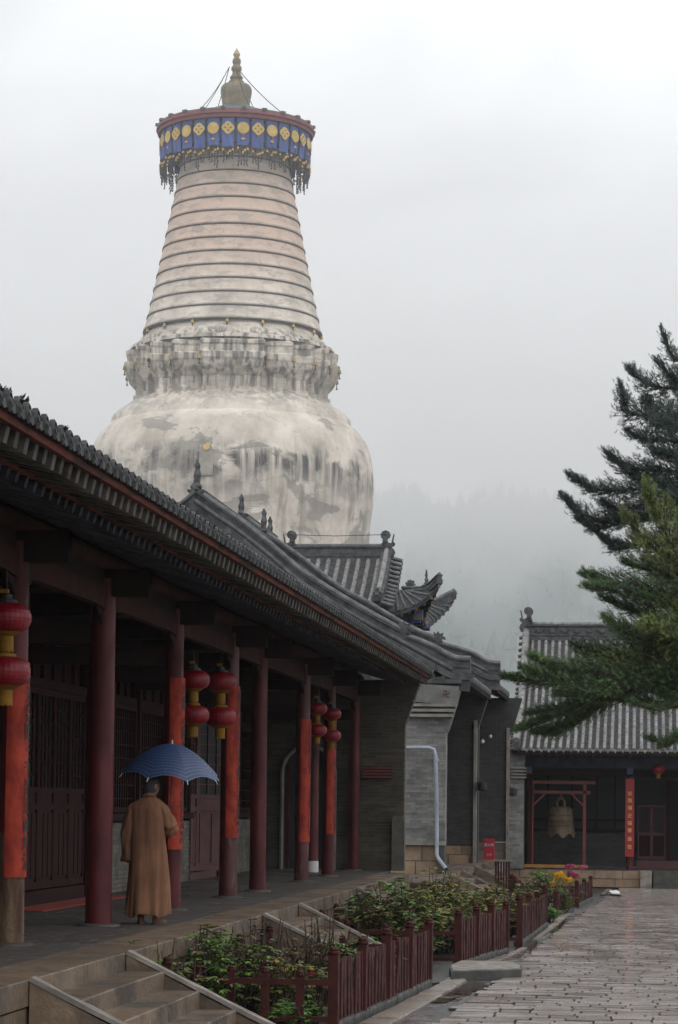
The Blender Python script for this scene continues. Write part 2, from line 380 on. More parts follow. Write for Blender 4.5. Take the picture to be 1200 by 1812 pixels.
# border strip between the paving and the fences (brown wet stones, a shallow gutter)
gut = mat('gutter_stone', (.085, .055, .042), (.05, .035, .03), scale=2, rough=.05, rough2=.35, bump=.12, bscale=8, rnd=.2)
pb = mat('border_slab', (.24, .19, .15), (.13, .11, .09), scale=2, rough=.2, rough2=.5, bump=.1, bscale=10, rnd=.2)
bp = court_sheet('path', -4.7, -.3, -.05, earth)
gm, bm_ = frustum_mesh('gutter_stone', gut, .05, .2), frustum_mesh('border_slab', pb, .03, .2)
FPX = [(590, 1822), (757, 1742), (812, 1710), (894, 1684), (919, 1672), (965, 1637), (983, 1619), (1012, 1612), (1021, 1604), (1045, 1592)]
FP = [atg(*q) for q in FPX]
FEN = [(15, 3.9)]+[(p.y, -p.x) for p in FP]+[(78, 1.2)]
def fen_u(Y):
    for (a, ua), (b, ub) in zip(FEN, FEN[1:]):
        if Y <= b: return ua+(ub-ua)*(Y-a)/(b-a)
    return 1.2
Y = 18.0
while Y < 79:
    dy = R_.uniform(.4, .8); e1 = edge_u(Y+dy/2)+.01; e2 = fen_u(Y+dy/2)-.10; wt = e2-e1
    if wt > .18:
        gw = min(.32, wt*.55)
        piece('gutter_stone', gm, bp, (-(e1+gw/2), Y+dy/2, gz(Y)-.028+R_.gauss(0, .003)), (R_.gauss(0, .008), R_.gauss(0, .01), -.07), (gw-.01, dy-.012, .05))
        piece('border_slab', bm_, bp, (-(e1+gw+(wt-gw)/2), Y+dy/2, gz(Y)-.004+R_.gauss(0, .004)), (R_.gauss(0, .008), R_.gauss(0, .01), -.07), (wt-gw-.01, dy-.012, .05))
    Y += dy
# ------------------------------------------------------------------ gallery platform
PZ, EU, YE = 1.15, 4.60, 49.3
pl = thing('stone_platform', 'long tan stone terrace edged with slabs, carrying the red columned gallery', 'platform', (-7, 32, 0))
MB().box((-7.6, 32.2, .53), (5.9, 36, 1.04)).build('core', mortard, pl)
blk = MB().box((0, 0, 0), (1, 1, 1)).mesh('stone_block', stone)
kb = frustum_mesh('edge_slab', stone, .01, .05)
Y = 14.2
while Y < YE-.05:                       # edge slabs: the tan border of the floor
    ln = min(R_.uniform(1.0, 1.9), YE-Y)
    if YE-Y-ln < .35: ln = YE-Y
    piece('edge_slab', kb, pl, (-(EU+.275), Y+ln/2, PZ+R_.gauss(0, .002)), (0, R_.gauss(0, .004), 0), (.55, ln-.012, .2)); Y += ln
for r_, (z0, z1) in enumerate(((.58, .94), (.20, .57), (0, .19))):
    Y = 14.2+R_.uniform(-.5, 0)
    while Y < YE-.05:
        ln = min(R_.uniform(.8, 1.6), YE-Y)
        if YE-Y-ln < .3: ln = YE-Y
        y0 = max(Y, 14.2)
        piece('stone_block', blk, pl, (-(EU+.16+R_.uniform(0, .015)), (y0+Y+ln)/2, (z0+z1)/2), (0, 0, R_.gauss(0, .006)), (.3, Y+ln-y0-.014, z1-z0-.012)); Y += ln
# far end of the terrace
for z0, z1 in ((.95, 1.148), (.58, .94), (.0, .57)):
    u = EU+.02
    while u < 8: piece('stone_block', blk, pl, (-(u+.4), YE+.12, (z0+z1)/2), (0, 0, 0), (.79, .3, z1-z0-.01)); u += .8
# floor tiles
fm = frustum_mesh('floor_tile', floorm, .006, .03); fl = MB(); tiles = []
Y = 14.2; r_ = 0
while Y < 52.3:
    u = EU+.56+(0 if Y < YE else -.3)+(.17 if r_ % 2 else 0)-.17
    while u < 10:
        tiles.append((u+.17, Y+.21, .338)) if u+.001 > EU+.555 else tiles.append(((EU+.56+u+.34)/2, Y+.21, u+.34-EU-.56)) if u+.34 > EU+.60 else None
        u += .345
    Y += .425; r_ += 1
def tv(t):
    p = topx((-t[0], t[1], PZ)); return t[1] if (-20 < p[0] < 1200 and p[1] < 1830 and t[0] < 8) else 1000+t[1]
tiles.sort(key=tv)
for k, (u, Y, wt_) in enumerate(tiles):
    z = PZ-.002+R_.gauss(0, .0006)
    if k < 300: piece('floor_tile', fm, pl, (-u, Y, z), (R_.gauss(0, .003), R_.gauss(0, .003), 0), (wt_, .418, .06))
    else: fl.box((-u, Y, z-.03), (wt_, .418, .06))
tag(fl.build('floor_tile_rows', floorm, pl), kind='stuff')
MB().box((-6.2, 50.9, .55), (2.9, 2.9, 1.12)).build('end_core', stone, pl)
# ------------------------------------------------------------------ stone stairs
def stair(y0, y1, u0, z0, run, rise, nst, label, cap=stonelite, foot=0):
    g0 = gz((y0+y1)/2)-.03; t = thing('stone_stair', label, 'stairs', (-(u0-.8), (y0+y1)/2, g0), 'stone stairs down from the terraces')
    sm = frustum_mesh('step', stone, .022, .05)
    for k in range(1, nst):
        zt = z0-rise*k
        if zt < g0+.05: break
        a = u0-run*(k-1)-.002; b = a-run-.03
        # each tread is two slabs
        ym = y0+.13+(y1-y0-.26)*R_.uniform(.35, .65)
        for s0, s1 in ((y0+.13, ym), (ym, y1-.13)):
            piece('step', sm, t, (-(a+b)/2, (s0+s1)/2, zt+R_.gauss(0, .002)), (R_.gauss(0, .004), R_.gauss(0, .004), R_.gauss(0, .004)), (a-b, s1-s0-.006, max(.05, zt if k == nst-1 else rise+.05)))
    MB().add([(-(u0-.03), y0+.14, z0-rise-.06), (-(u0-.03), y1-.14, z0-rise-.06), (-(u0-run*(nst-1)+.15), y1-.14, .0), (-(u0-run*(nst-1)+.15), y0+.14, .0), (-(u0-.03), y0+.14, 0), (-(u0-.03), y1-.14, 0)],
             [(0, 3, 2, 1), (4, 5, 2, 3), (0, 4, 3), (1, 2, 5), (0, 1, 5, 4)]).build('rubble_core', stonedk, t)
    zl = z0+.02; L_ = (zl-g0-.03)*run/rise
    for yy in (y0, y1):
        s = MB(); P = [(-(u0+.0), zl), (-(u0-.06), zl), (-(u0-L_), .06), (-(u0-L_), -.02), (-u0, -.02)]
        # cap slab lying on the slope
        dn = Vector((L_-.06, 0, g0+.06-zl)).normalized(); nn = Vector((-dn.z, 0, dn.x)); nn = nn if nn.z > 0 else -nn
        a = Vector((-(u0-.02), yy, zl)); b = Vector((-(u0-L_), yy, g0+.05)); segs = 8; pts = [a+(b-a)*k/segs for k in range(segs+1)]
        vs = []
        for k, p in enumerate(pts):
            for dx, dz in ((-.07, 0), (.07, 0), (.07, -.035), (-.07, -.035)):
                q = p+nn*(dz+R_.gauss(0, .0025))+Vector((0, dx+R_.gauss(0, .0025), 0)); vs.append(q)
        fs = [(k*4+j, k*4+(j+1) % 4, (k+1)*4+(j+1) % 4, (k+1)*4+j) for k in range(segs) for j in range(4)]+[(0, 3, 2, 1), (segs*4, segs*4+1, segs*4+2, segs*4+3)]
        s.add(vs, fs); s.build('stringer', cap, t)
        # wall filling under the slope
        q = MB(); M = Matrix(((1, 0, 0, 0), (0, 0, -1, yy+.062), (0, 1, 0, 0), (0, 0, 0, 1)))
        q.prism([(-(u0-.01), g0), (-(u0-L_+.05), g0), (-(u0-.01), zl-.04)], M, .124); q.build('side_block', stone, t)
    return t
stair(18.97, 22.6, EU, PZ, .33, .16, 7, 'tan stone stair at the lower left corner, nearest to the camera')
stair(30.9, 34.15, EU, PZ, .33, .16, 7, 'stone stair between the two nearest flower beds, half hidden by twigs')
stair(41.2, 44.8, EU, PZ, .33, .16, 7, 'stone stair behind the dense bush, only bits of its slopes showing')
# stone doorstep lying on the path
A_ = [atg(x, y) for x, y in ((798, 1732), (922, 1729), (924, 1722), (905, 1716), (815, 1714), (795, 1722))]
s = thing('stone_slab', 'low grey stone step lying alone at the edge of the wet paving', 'stone', (A_[0].x, A_[0].y, gz(A_[0].y)))
P = [(p.x, p.y) for p in A_]; cx_ = sum(p[0] for p in P)/6; cy_ = sum(p[1] for p in P)/6
MB().prism(P, Matrix.Translation((0, 0, gz(cy_)-.03)), .13).build('slab', stonedk, s)
MB().prism([(cx_+(x-cx_)*.95, cy_+(y-cy_)*.93) for x, y in P], Matrix.Translation((0, 0, gz(cy_)+.101)), .012).build('worn_top', stonelite, s)

# rain puddles along the gutter
watr = mat('rain_puddle', (.028, .018, .014), (.02, .015, .012), scale=2, rough=.06, rough2=.16, spec=.5)
for i, (x, y, rx, ry) in enumerate(((800, 1748, .42, 1.5), (838, 1712, .25, 1.2), (938, 1672, .22, 2.4), (985, 1640, .18, 3.0))):
    c = atg(x, y); rr = random.Random(i); P = []
    for k in range(22):
        a = 2*math.pi*k/22; q = 1+.3*math.sin(3*a+i)+.16*math.sin(7*a+2*i)+rr.uniform(-.06, .06); P.append((c.x+rx*q*math.cos(a), c.y+ry*q*math.sin(a)))
    tag(MB().add([(px_, py_, gz(py_)-.021) for px_, py_ in P], [tuple(range(22))]).build('water', watr), kind='structure')
# ================================================================== ROOF TOOLS
def prof_pts(prof, step=.25):
    o = []
    for (s0, z0), (s1, z1) in zip(prof, prof[1:]):
        k = max(1, int(math.hypot(s1-s0, z1-z0)/step))
        o += [(s0+(s1-s0)*i/k, z0+(z1-z0)*i/k) for i in range(k)]
    return o+[prof[-1]]
def smooth_prof(ctrl, n=14):
    """Catmull-Rom through control points"""
    P = [ctrl[0]]+list(ctrl)+[ctrl[-1]]; o = []
    for i in range(1, len(P)-2):
        for k in range(n//max(1, len(ctrl)-1)+2):
            t = k/(n//max(1, len(ctrl)-1)+2)
            o.append(tuple(.5*((2*P[i][j])+(-P[i-1][j]+P[i+1][j])*t+(2*P[i-1][j]-5*P[i][j]+4*P[i+1][j]-P[i+2][j])*t*t+(-P[i-1][j]+3*P[i][j]-3*P[i+1][j]+P[i+2][j])*t**3) for j in (0, 1)))
    return o+[ctrl[-1]]
def roof(parent, O, A, S, prof, Ln, pitch, rad, mrow, mpan, course=.11, first=.12, deck=.16, mdisc=None, trim=None, deckm=None, rowseg=.3, drip=.10):
    """cover tile rows (parts), pan tiles between them (stuff), eave discs and drip tiles (parts). O ridge start, A along ridge, S down the slope"""
    O, A, S = Vector(O), Vector(A).normalized(), Vector(S).normalized(); Z = Vector((0, 0, 1))
    pp = prof_pts(prof, rowseg); n = int((Ln-2*first)/pitch)+1
    # one shared row mesh in local frame: x=A, y=S, z=Z
    def rowmesh(pts):
        mb = MB(); vs = []; k6 = 6; rows = []
        for i, (s, z) in enumerate(pts):
            for q in ((1.0,) if i in (0, len(pts)-1) else (1.06, .97)):
                a0 = pts[max(i-1, 0)]; a1 = pts[min(i+1, len(pts)-1)]
                dx, dz = a1[0]-a0[0], a1[1]-a0[1]; l_ = math.hypot(dx, dz) or 1; nx, nz_ = -dz/l_, dx/l_
                so_ = 0 if q != .97 else .012
                rows.append([((rad*q)*math.cos(math.pi*k/k6), s+dx/l_*so_+nx*rad*q*math.sin(math.pi*k/k6), z+dz/l_*so_+nz_*rad*q*math.sin(math.pi*k/k6)) for k in range(k6+1)])
        for r in rows: vs += r
        m_ = k6+1; fs = [(i*m_+k, i*m_+k+1, (i+1)*m_+k+1, (i+1)*m_+k) for i in range(len(rows)-1) for k in range(k6)]
        fs.append(tuple(range((len(rows)-1)*m_, len(rows)*m_)))
        mb.add(vs, fs); return mb.mesh('tile_row', mrow, smooth=True)
    rm = rowmesh(pp); rz = math.atan2(A.y, A.x)
    flip = A.cross(S).z < 0
    dm = MB().lathe([(0, 0), (rad*1.15, 0), (rad*1.15, .03), (rad*.85, .04), (rad*.8, .028), (rad*.45, .03), (rad*.3, .045), (0, .045)], 12).mesh('tile_end', mdisc or mrow)
    tri = [(-pitch*.5+rad*.6, .02), (pitch*.5-rad*.6, .02), (pitch*.5-rad*.7, -.02), (pitch*.2, -.035), (0, -drip), (-pitch*.2, -.035), (-pitch*.5+rad*.7, -.02)]
    tm = MB().prism(tri, Matrix.Identity(4), .018).mesh('drip_tile', mdisc or mrow)
    es, ez = prof[-1]
    M0 = Matrix((tuple(A)+(0,), tuple(S)+(0,), (0, 0, 1, 0), (0, 0, 0, 1))).transposed()
    for i in range(n):
        a = first+i*pitch
        if trim:
            lim = trim(a)
            if lim is None: continue
        o = bpy.data.objects.new('tile_row', rm); COL.objects.link(o)
        o.matrix_world = Matrix.Translation(O+A*a) @ M0; o.matrix_basis = o.matrix_world.copy(); adopt(o, parent)
        e = O+A*a+S*(es)+Z*(ez+.0)
        d = bpy.data.objects.new('tile_end', dm); COL.objects.link(d)
        Rm = Matrix((tuple(A)+(0,), (0, 0, 1, 0), tuple(S)+(0,), (0, 0, 0, 1))).transposed()
        d.matrix_basis = Matrix.Translation(e+Z*rad*.3) @ Rm; adopt(d, parent)
        if i < n-1:
            t = bpy.data.objects.new('drip_tile', tm); COL.objects.link(t)
            t.matrix_basis = Matrix.Translation(e+A*pitch/2+S*.01) @ Rm; adopt(t, parent)
    # pan tiles: stepped strips
    pq = prof_pts(prof, course); vs = []; fs = []
    for i in range(-1, n):
        a0, a1 = first+i*pitch+rad*.4, first+(i+1)*pitch-rad*.4
        a0, a1 = max(a0, 0), min(a1, Ln)
        if a1-a0 < .02: continue
        for j in range(len(pq)-1):
            (s0, z0), (s1, z1) = pq[j], pq[j+1]; b = len(vs); am = (a0+a1)/2
            # each pan tile: slightly dished, its lower lip standing over the next one
            for s, z, up_ in ((s0, z0, -.012), (s1, z1, .018), (s1, z1, -.012)):
                for a, dz in ((a0, .02), (am, 0), (a1, .02)): vs.append(tuple(O+A*a+S*s+Z*(z+up_+dz)))
            fs += [(b, b+1, b+4, b+3), (b+1, b+2, b+5, b+4), (b+3, b+4, b+7, b+6), (b+4, b+5, b+8, b+7)]
    o = obj_np('pan_tiles', np.array(vs), np.array(fs), mpan, parent); tag(o, kind='stuff')
    # deck under the tiles
    vs = []; 
    for s, z in prof:
        for a in (0, Ln):
            for dz in (-.03, -deck): vs.append(O+A*a+S*s+Z*(z+dz))
    m_ = len(prof); fs = []
    for j in range(m_-1):
        b = j*4; c = b+4; fs += [(b, b+2, c+2, c), (b+1, c+1, c+3, b+3), (b, c, c+1, b+1), (b+2, b+3, c+3, c+2)]
    fs += [(0, 1, 3, 2), ((m_-1)*4, (m_-1)*4+2, (m_-1)*4+3, (m_-1)*4+1)]
    MB().add(vs, fs).build('roof_deck', deckm or darkwood, parent)
def ridge_run(parent, pts, wd=.2, ht=.35, m=ridgem, cap=tile, name='ridge', capr=.075, lift=0, seg=False):
    """stacked ridge following pts: base courses, carved face, round cap"""
    pts = [Vector(p)+Vector((0, 0, lift)) for p in pts]; mb = MB()
    def strip(h0, h1, w_):
        vs = []; n = len(pts)
        for i, p in enumerate(pts):
            d = pts[min(i+1, n-1)]-pts[max(i-1, 0)]; sd = Vector((d.y, -d.x, 0)).normalized()*w_/2
            vs += [p+sd+Vector((0, 0, h0)), p-sd+Vector((0, 0, h0)), p-sd+Vector((0, 0, h1)), p+sd+Vector((0, 0, h1))]
        fs = [(i*4+j, i*4+(j+1) % 4, (i+1)*4+(j+1) % 4, (i+1)*4+j) for i in range(n-1) for j in range(4)]+[(0, 3, 2, 1), ((n-1)*4, (n-1)*4+1, (n-1)*4+2, (n-1)*4+3)]
        mb.add(vs, fs)
    strip(-.08, ht*.18, wd*1.25); strip(ht*.18, ht*.26, wd*1.45); strip(ht*.26, ht*.80, wd*.9); strip(ht*.80, ht*.90, wd*1.4)
    r = mb.build(name, m, parent)
    MB().tube([p+Vector((0, 0, ht*.9+capr*.35)) for p in pts], capr, 8).build(name+'_cap', cap, parent, smooth=True)
    return r
def frame(o, x, y):                       # matrix with local x, y axes in the world, z = x cross y
    x, y = Vector(x).normalized(), Vector(y).normalized(); z = x.cross(y)
    return Matrix((tuple(x)+(0,), tuple(y)+(0,), tuple(z)+(0,), tuple(Vector(o))+(1,))).transposed()
CHI = [(-.28, 0), (.30, 0), (.34, .18), (.25, .30), (.30, .42), (.22, .60), (.16, .72), (.26, .84), (.30, .98), (.22, 1.12), (.06, 1.18), (-.09, 1.12), (-.15, .98), (-.10, .86), (.0, .80), (.02, .70), (-.08, .62), (-.2, .60), (-.30, .66), (-.36, .58), (-.30, .48), (-.2, .44), (-.3, .34), (-.36, .2)]
def chiwen(parent, p, xdir, s=1.0, name='ridge_beast', m=ridgem, th=.26):
    M = frame(p, xdir, (0, 0, 1)); mb = MB()
    mb.prism([(x*s, y*s) for x, y in CHI], M @ Matrix.Translation((0, 0, -th*s/2)), th*s)
    for k in range(5):                    # scales along the back
        mb.prism([(x*s*.09+(.30-.05*k)*s*.8, y*s*.09+(.16+.13*k)*s) for x, y in ((-1, -1), (1, -1), (1.5, .4), (0, 1.2), (-1, 1))], M @ Matrix.Translation((0, 0, -th*s*.62)), th*s*1.24)
    a = M @ Vector((-.22*s, .60*s, 0)); b = M @ Vector((-.30*s, 1.02*s, 0)); mb.tube([a, b], [.045*s, .03*s], 6)
    c = M @ Vector((.08*s, 1.0*s, 0)); mb.lathe([(0, -.17*s), (.13*s, -.1*s), (.17*s, 0), (.13*s, .1*s), (0, .17*s)], 10, c)
    return mb.build(name, m, parent)
BEAST = [(-.2, 0), (.2, 0), (.22, .15), (.14, .22), (.2, .3), (.34, .26), (.3, .38), (.2, .42), (.24, .55), (.1, .5), (.02, .62), (-.05, .5), (-.14, .6), (-.16, .42), (-.3, .5), (-.24, .3), (-.14, .2), (-.26, .12)]
def beast(parent, p, xdir, s=1.0, name='hip_beast', m=ridgem):
    M = frame(p, xdir, (0, 0, 1)); mb = MB(); th = .16*s
    mb.prism([(x*s, y*s) for x, y in BEAST], M @ Matrix.Translation((0, 0, -th/2)), th)
    mb.prism([(x*s*.62, y*s*.7) for x, y in BEAST], M @ Matrix.Translation((0, 0, -th*.9)), th*1.8)
    return mb.build(name, m, parent)
def finial(parent, p, s=1.0, name='ridge_finial', m=ridgem):
    return MB().lathe([(.16*s, 0), (.17*s, .06*s), (.08*s, .12*s), (.12*s, .2*s), (.15*s, .30*s), (.07*s, .4*s), (.08*s, .5*s), (.10*s, .60*s), (.05*s, .74*s), (.07*s, .84*s), (.03*s, .96*s), (0, 1.0*s)], 8, p,
        fn=lambda r, z, t: (r*(1+.35*math.cos(3*t+z*9)+.15*math.sin(5*t+z*31)), z)).build(name, m, parent)
# ================================================================== GALLERY
ga = thing('gallery_building', 'long dark wooden gallery with a row of red columns under a tiled eave', 'gallery', (-8, 33, 0))
CU = 5.9; G0, G1 = 14.5, 52.9
CY = [15.2, 19.3, 23.45, 27.4, 31.7, 36.15, 38.97, 44.08, 47.85, 52.1]
CR = [.13, .13, .135, .143, .125, .128, .125, .125, .115, .115]
peel = lambda m, n, l, g, cur, b: peel_nodes(n, l, g, cur)
def peel_nodes(n, l, g, cur):
    sp = n.new('ShaderNodeSeparateXYZ'); l.new(g.outputs['Position'], sp.inputs[0])
    mp = n.new('ShaderNodeMapping'); mp.inputs['Scale'].default_value = (9, 9, 1.2); l.new(g.outputs['Position'], mp.inputs[0])
    nz = n.new('ShaderNodeTexNoise'); nz.inputs['Scale'].default_value = 1.6; nz.inputs['Detail'].default_value = 6; l.new(mp.outputs[0], nz.inputs['Vector'])
    mr = n.new('ShaderNodeMapRange'); mr.inputs[1].default_value = .56; mr.inputs[2].default_value = .66; l.new(nz.outputs['Fac'], mr.inputs[0])
    zz = n.new('ShaderNodeMapRange'); zz.inputs[1].default_value = 2.3; zz.inputs[2].default_value = 1.7; l.new(sp.outputs['Z'], zz.inputs[0])
    mm = n.new('ShaderNodeMath'); mm.operation = 'MULTIPLY'; l.new(mr.outputs[0], mm.inputs[0]); l.new(zz.outputs[0], mm.inputs[1])
    mx = n.new('ShaderNodeMix'); mx.data_type = 'RGBA'; l.new(mm.outputs[0], mx.inputs[0]); l.new(cur, mx.inputs[6]); mx.inputs[7].default_value = (.11, .065, .035, 1)
    return mx.outputs[2]
redpeel = mat('red_lacquer_peeling', (.075, .010, .012), (.042, .007, .010), scale=3, rough=.45, rough2=.75, bump=.05, bscale=12, custom=peel)
oldwood = mat('bare_weathered_wood', (.12, .078, .038), (.05, .02, .015), scale=2.2, rough=.7, rough2=.9, bump=.3, bscale=14, stretch=(3, 3, .5), lo=.4, hi=.6)
for i, (y, r) in enumerate(zip(CY, CR)):
    lean = .02
    pts = [(-CU-lean*(z-PZ)*0, y, z) for z in (PZ, PZ+.3, 2.2, 3.2, 4.2, 4.95)]
    if i == 2:
        MB().tube(pts[2:], [r, r*.985, r*.96, r*.93], 20).build('column', red, ga, smooth=True)
        MB().tube([(-CU, y, PZ), (-CU, y, 1.5), (-CU, y, 1.95), (-CU, y, 2.2)], [r*1.04, r*1.02, r*1.0, r*.99], 20).build('column_foot', oldwood, ga, smooth=True)
    else: MB().tube(pts, [r*1.03, r*1.0, r, r*.985, r*.96, r*.93], 20).build('column', redpeel if i in (5, 7) else red, ga, smooth=True)
    MB().tube([(-CU, y, PZ-.02), (-CU, y, PZ+.012), (-CU, y, PZ+.025)], [r*1.75, r*1.7, r*1.4], 20).build('column_base', floorm, ga)
    # beam head standing out over the column, and bracket under the purlin
    MB().box((-CU+.16, y, 4.90), (.72, .17, .30)).box((-CU+.47, y, 4.97), (.10, .15, .2)).build('beam_head', darkwood, ga)
    MB().box((-CU-1.0, y, 5.0), (1.7, .2, .28)).box((-CU-1.0, y, 4.35), (1.9, .14, .22)).build('cross_beam', darkwood, ga)
for i in range(len(CY)-1):
    y0, y1 = CY[i]+.10, CY[i+1]-.10
    def sag(z, a, h, d, c=.04):
        vs = []; n = 8
        for k in range(n+1):
            t = k/n; yy = y0+(y1-y0)*t; e = c*(1-(2*t-1)**8)
            vs += [(-CU-d/2, yy, z-h/2+e), (-CU+d/2, yy, z-h/2+e), (-CU+d/2, yy, z+h/2), (-CU-d/2, yy, z+h/2)]
        return vs, [(q*4+j, q*4+(j+1) % 4, (q+1)*4+(j+1) % 4, (q+1)*4+j) for q in range(n) for j in range(4)]+[(0, 3, 2, 1), (n*4, n*4+1, n*4+2, n*4+3)]
    MB().add(*sag(4.73, 0, .26, .11)).build('lintel', pinkwood, ga)
    MB().box((-CU, (y0+y1)/2, 4.97), (.05, y1-y0, .20)).build('purlin_board', darkwood, ga)
    # small curved braces under the lintel
    for yy, sg in ((y0, 1), (y1, -1)):
        MB().prism([(0, 0), (0, -.2), (.06, -.16), (.12, -.09), (.22, -.06), (.34, 0)], frame((-CU+.02, yy, 4.62), (0, sg, 0), (0, 0, 1)), .04*1).build('brace', darkwood, ga)
MB().tube([(-CU, G0, 5.14), (-CU, G1-.1, 5.14)], .105, 12).build('eave_purlin', pinkwood, ga, smooth=True)
# rafters and flying rafters
rf = MB().tube([(-4.88, 0, 5.03), (-7.8, 0, 5.86)], .05, 8).mesh('rafter', rafterb, smooth=True)
fr_ = MB().beam((-4.46, 0, 5.075), (-5.5, 0, 5.30), .10, .12).mesh('flying_rafter', rafterm)
y = G0+.05
while y < G1:
    piece('rafter', rf, ga, (0, y+R_.gauss(0, .004), R_.gauss(0, .004))); piece('flying_rafter', fr_, ga, (0, y+R_.gauss(0, .006), R_.gauss(0, .005))); y += .285
# boards: eave fascia, board between rafter rows, soffit
def run(name, poly, m, y0=G0, y1=G1):
    n = len(poly); k_ = 24; vs = []
    for i in range(k_+1):
        yy = y0+(y1-y0)*i/k_; wv = .008*noise.noise(Vector((yy*.9, 3, 1)))
        vs += [(x, yy, z+wv) for x, z in poly]
    fs = [(i*n+j, i*n+(j+1) % n, (i+1)*n+(j+1) % n, (i+1)*n+j) for i in range(k_) for j in range(n)]+[tuple(range(n-1, -1, -1)), tuple(k_*n+j for j in range(n))]
    return MB().add(vs, fs).build(name, m, ga)
run('eave_fascia', [(-4.46, 5.135), (-4.405, 5.135), (-4.39, 5.21), (-4.46, 5.21)], orange)
run('rafter_fascia', [(-4.92, 5.085), (-4.86, 5.085), (-4.86, 5.155), (-4.92, 5.155)], orange)
run('soffit', [(-4.47, 5.16), (-8.0, 6.15), (-8.0, 6.19), (-4.47, 5.20)], mat('soffit_boards', (.07, .032, .022), (.035, .02, .016), scale=3, rough=.9, bump=.1))
GPR = [(0, 8.75), (1.2, 7.95), (2.6, 7.1), (4.0, 6.25), (5.2, 5.64), (6.14, 5.235)]     # from the ridge at u=10.52
roof(ga, (-10.52, G0, 0), (0, 1, 0), (1, 0, 0), GPR, G1-G0+.1, .27, .068, tiledark, tiledark, first=.1, mdisc=tiledark, course=.16, rowseg=.35, deck=.05, drip=.05)
# far slope, ridge
MB().add([(-10.52, G0, 8.72), (-10.52, G1+.1, 8.72), (-16.6, G1+.1, 5.2), (-16.6, G0, 5.2)], [(0, 1, 2, 3)]).build('rear_slope', tiledark, ga)
ridge_run(ga, [(-10.52, G0, 8.72), (-10.52, G1+.1, 8.72)], name='main_ridge')
# last tile row and verge at the far end of the eave
MB().tube([(-10.52+s, G1+.14, z+.03) for s, z in prof_pts(GPR, .5)], .07, 8).build('verge_row', tilelite, ga, smooth=True)
run('gable_board', [(-4.50, 5.12), (-4.42, 5.16), (-7.9, 6.25), (-7.9, 6.1)], darkred, G1+.02, G1+.06)
# back wall of the gallery: bays of doors, windows and brick
BU = 7.9
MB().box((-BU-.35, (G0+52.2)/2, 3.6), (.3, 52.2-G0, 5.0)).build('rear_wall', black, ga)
bays = [(15.3, 19.2, 'door'), (19.4, 23.4, 'door'), (23.6, 27.2, 'door'), (27.4, 31.6, 'win'), (31.7, 35.4, 'door'), (35.6, 39.0, 'win'), (39.2, 43.5, 'win'), (43.7, 46.6, 'open'), (46.8, 51.9, 'win')]
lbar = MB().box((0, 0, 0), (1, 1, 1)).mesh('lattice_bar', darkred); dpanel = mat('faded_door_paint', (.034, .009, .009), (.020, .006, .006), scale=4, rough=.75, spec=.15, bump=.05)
pinkdoor = mat('sun_faded_door_paint', (.11, .036, .038), (.07, .022, .023), scale=5, rough=.6, bump=.05)
paper = mat('dull_window_pane', (.02, .024, .023), (.012, .014, .014), scale=1, rough=.35, spec=.25)
def leaf(y0, y1, z0, z1, m, ang=0, hinge=None):
    """a latticed leaf hinged at y0: frame (part), lattice bars and panel (sub-parts)"""
    wd, ht = y1-y0, z1-z0; M = Matrix.Translation((-BU+.02, y0, z0)) @ Matrix.Rotation(ang, 4, 'Z')
    def bx(mb, ya, yb, za, zb, x0=-.03, x1=.03): mb.box(((x0+x1)/2, (ya+yb)/2, (za+zb)/2), (x1-x0, yb-ya, zb-za), M=M)
    f = MB(); s = .055; zl = ht*.44
    bx(f, 0, s, 0, ht); bx(f, wd-s, wd, 0, ht)
    for a, b in ((0, .09), (zl-.12, zl-.04), (zl+.10, zl+.17), (ht-.08, ht)): bx(f, s, wd-s, a, b)
    fo = f.build('door_leaf', m, ga)
    p = MB(); bx(p, s, wd-s, .09, zl-.12, -.012, .004); bx(p, s, wd-s, zl-.04, zl+.10, -.012, .006); p.build('panel', m, fo)
    k_ = 3; w_ = (wd-2*s)/k_
    for k in range(k_): q = MB(); bx(q, s+w_*k+.025, s+w_*(k+1)-.025, .14, zl-.17, .004, .022); q.build('raised_panel', m, fo)
    g_ = MB(); bx(g_, s, wd-s, zl+.17, ht-.08, -.02, -.014); g_.build('pane', paper, fo)
    for k in range(1, 4): q = MB(); bx(q, s+(wd-2*s)*k/4-.009, s+(wd-2*s)*k/4+.009, zl+.17, ht-.08, -.012, .012); q.build('lattice_bar', m, fo)
    for k in range(1, 7): zz = zl+.17+(ht-.25-zl)*k/7; q = MB(); bx(q, s, wd-s, zz-.008, zz+.008, -.01, .008); q.build('lattice_bar', m, fo)
def winpanel(y0, y1, z0, z1):
    f = MB(); s = .07
    for a, b, c, d in ((y0, y0+s, z0, z1), (y1-s, y1, z0, z1), (y0+s, y1-s, z0, z0+s), (y0+s, y1-s, z1-s, z1)): f.box((-BU+.02, (a+b)/2, (c+d)/2), (.09, b-a, d-c))
    fo = f.build('window_frame', darkred, ga)
    MB().box((-BU-.05, (y0+y1)/2, (z0+z1)/2), (.01, y1-y0-2*s, z1-z0-2*s)).build('pane', paper, fo)
    k_ = int((y1-y0)/.16)
    for k in range(1, k_): yy = y0+(y1-y0)*k/k_; piece('lattice_bar', lbar, fo, (-BU+.02, yy, (z0+z1)/2), None, (.025, .02, z1-z0-2*s))
    for k in range(1, 8): zz = z0+(z1-z0)*k/8; piece('lattice_bar', lbar, fo, (-BU+.02, (y0+y1)/2, zz), None, (.02, y1-y0-2*s, .02))
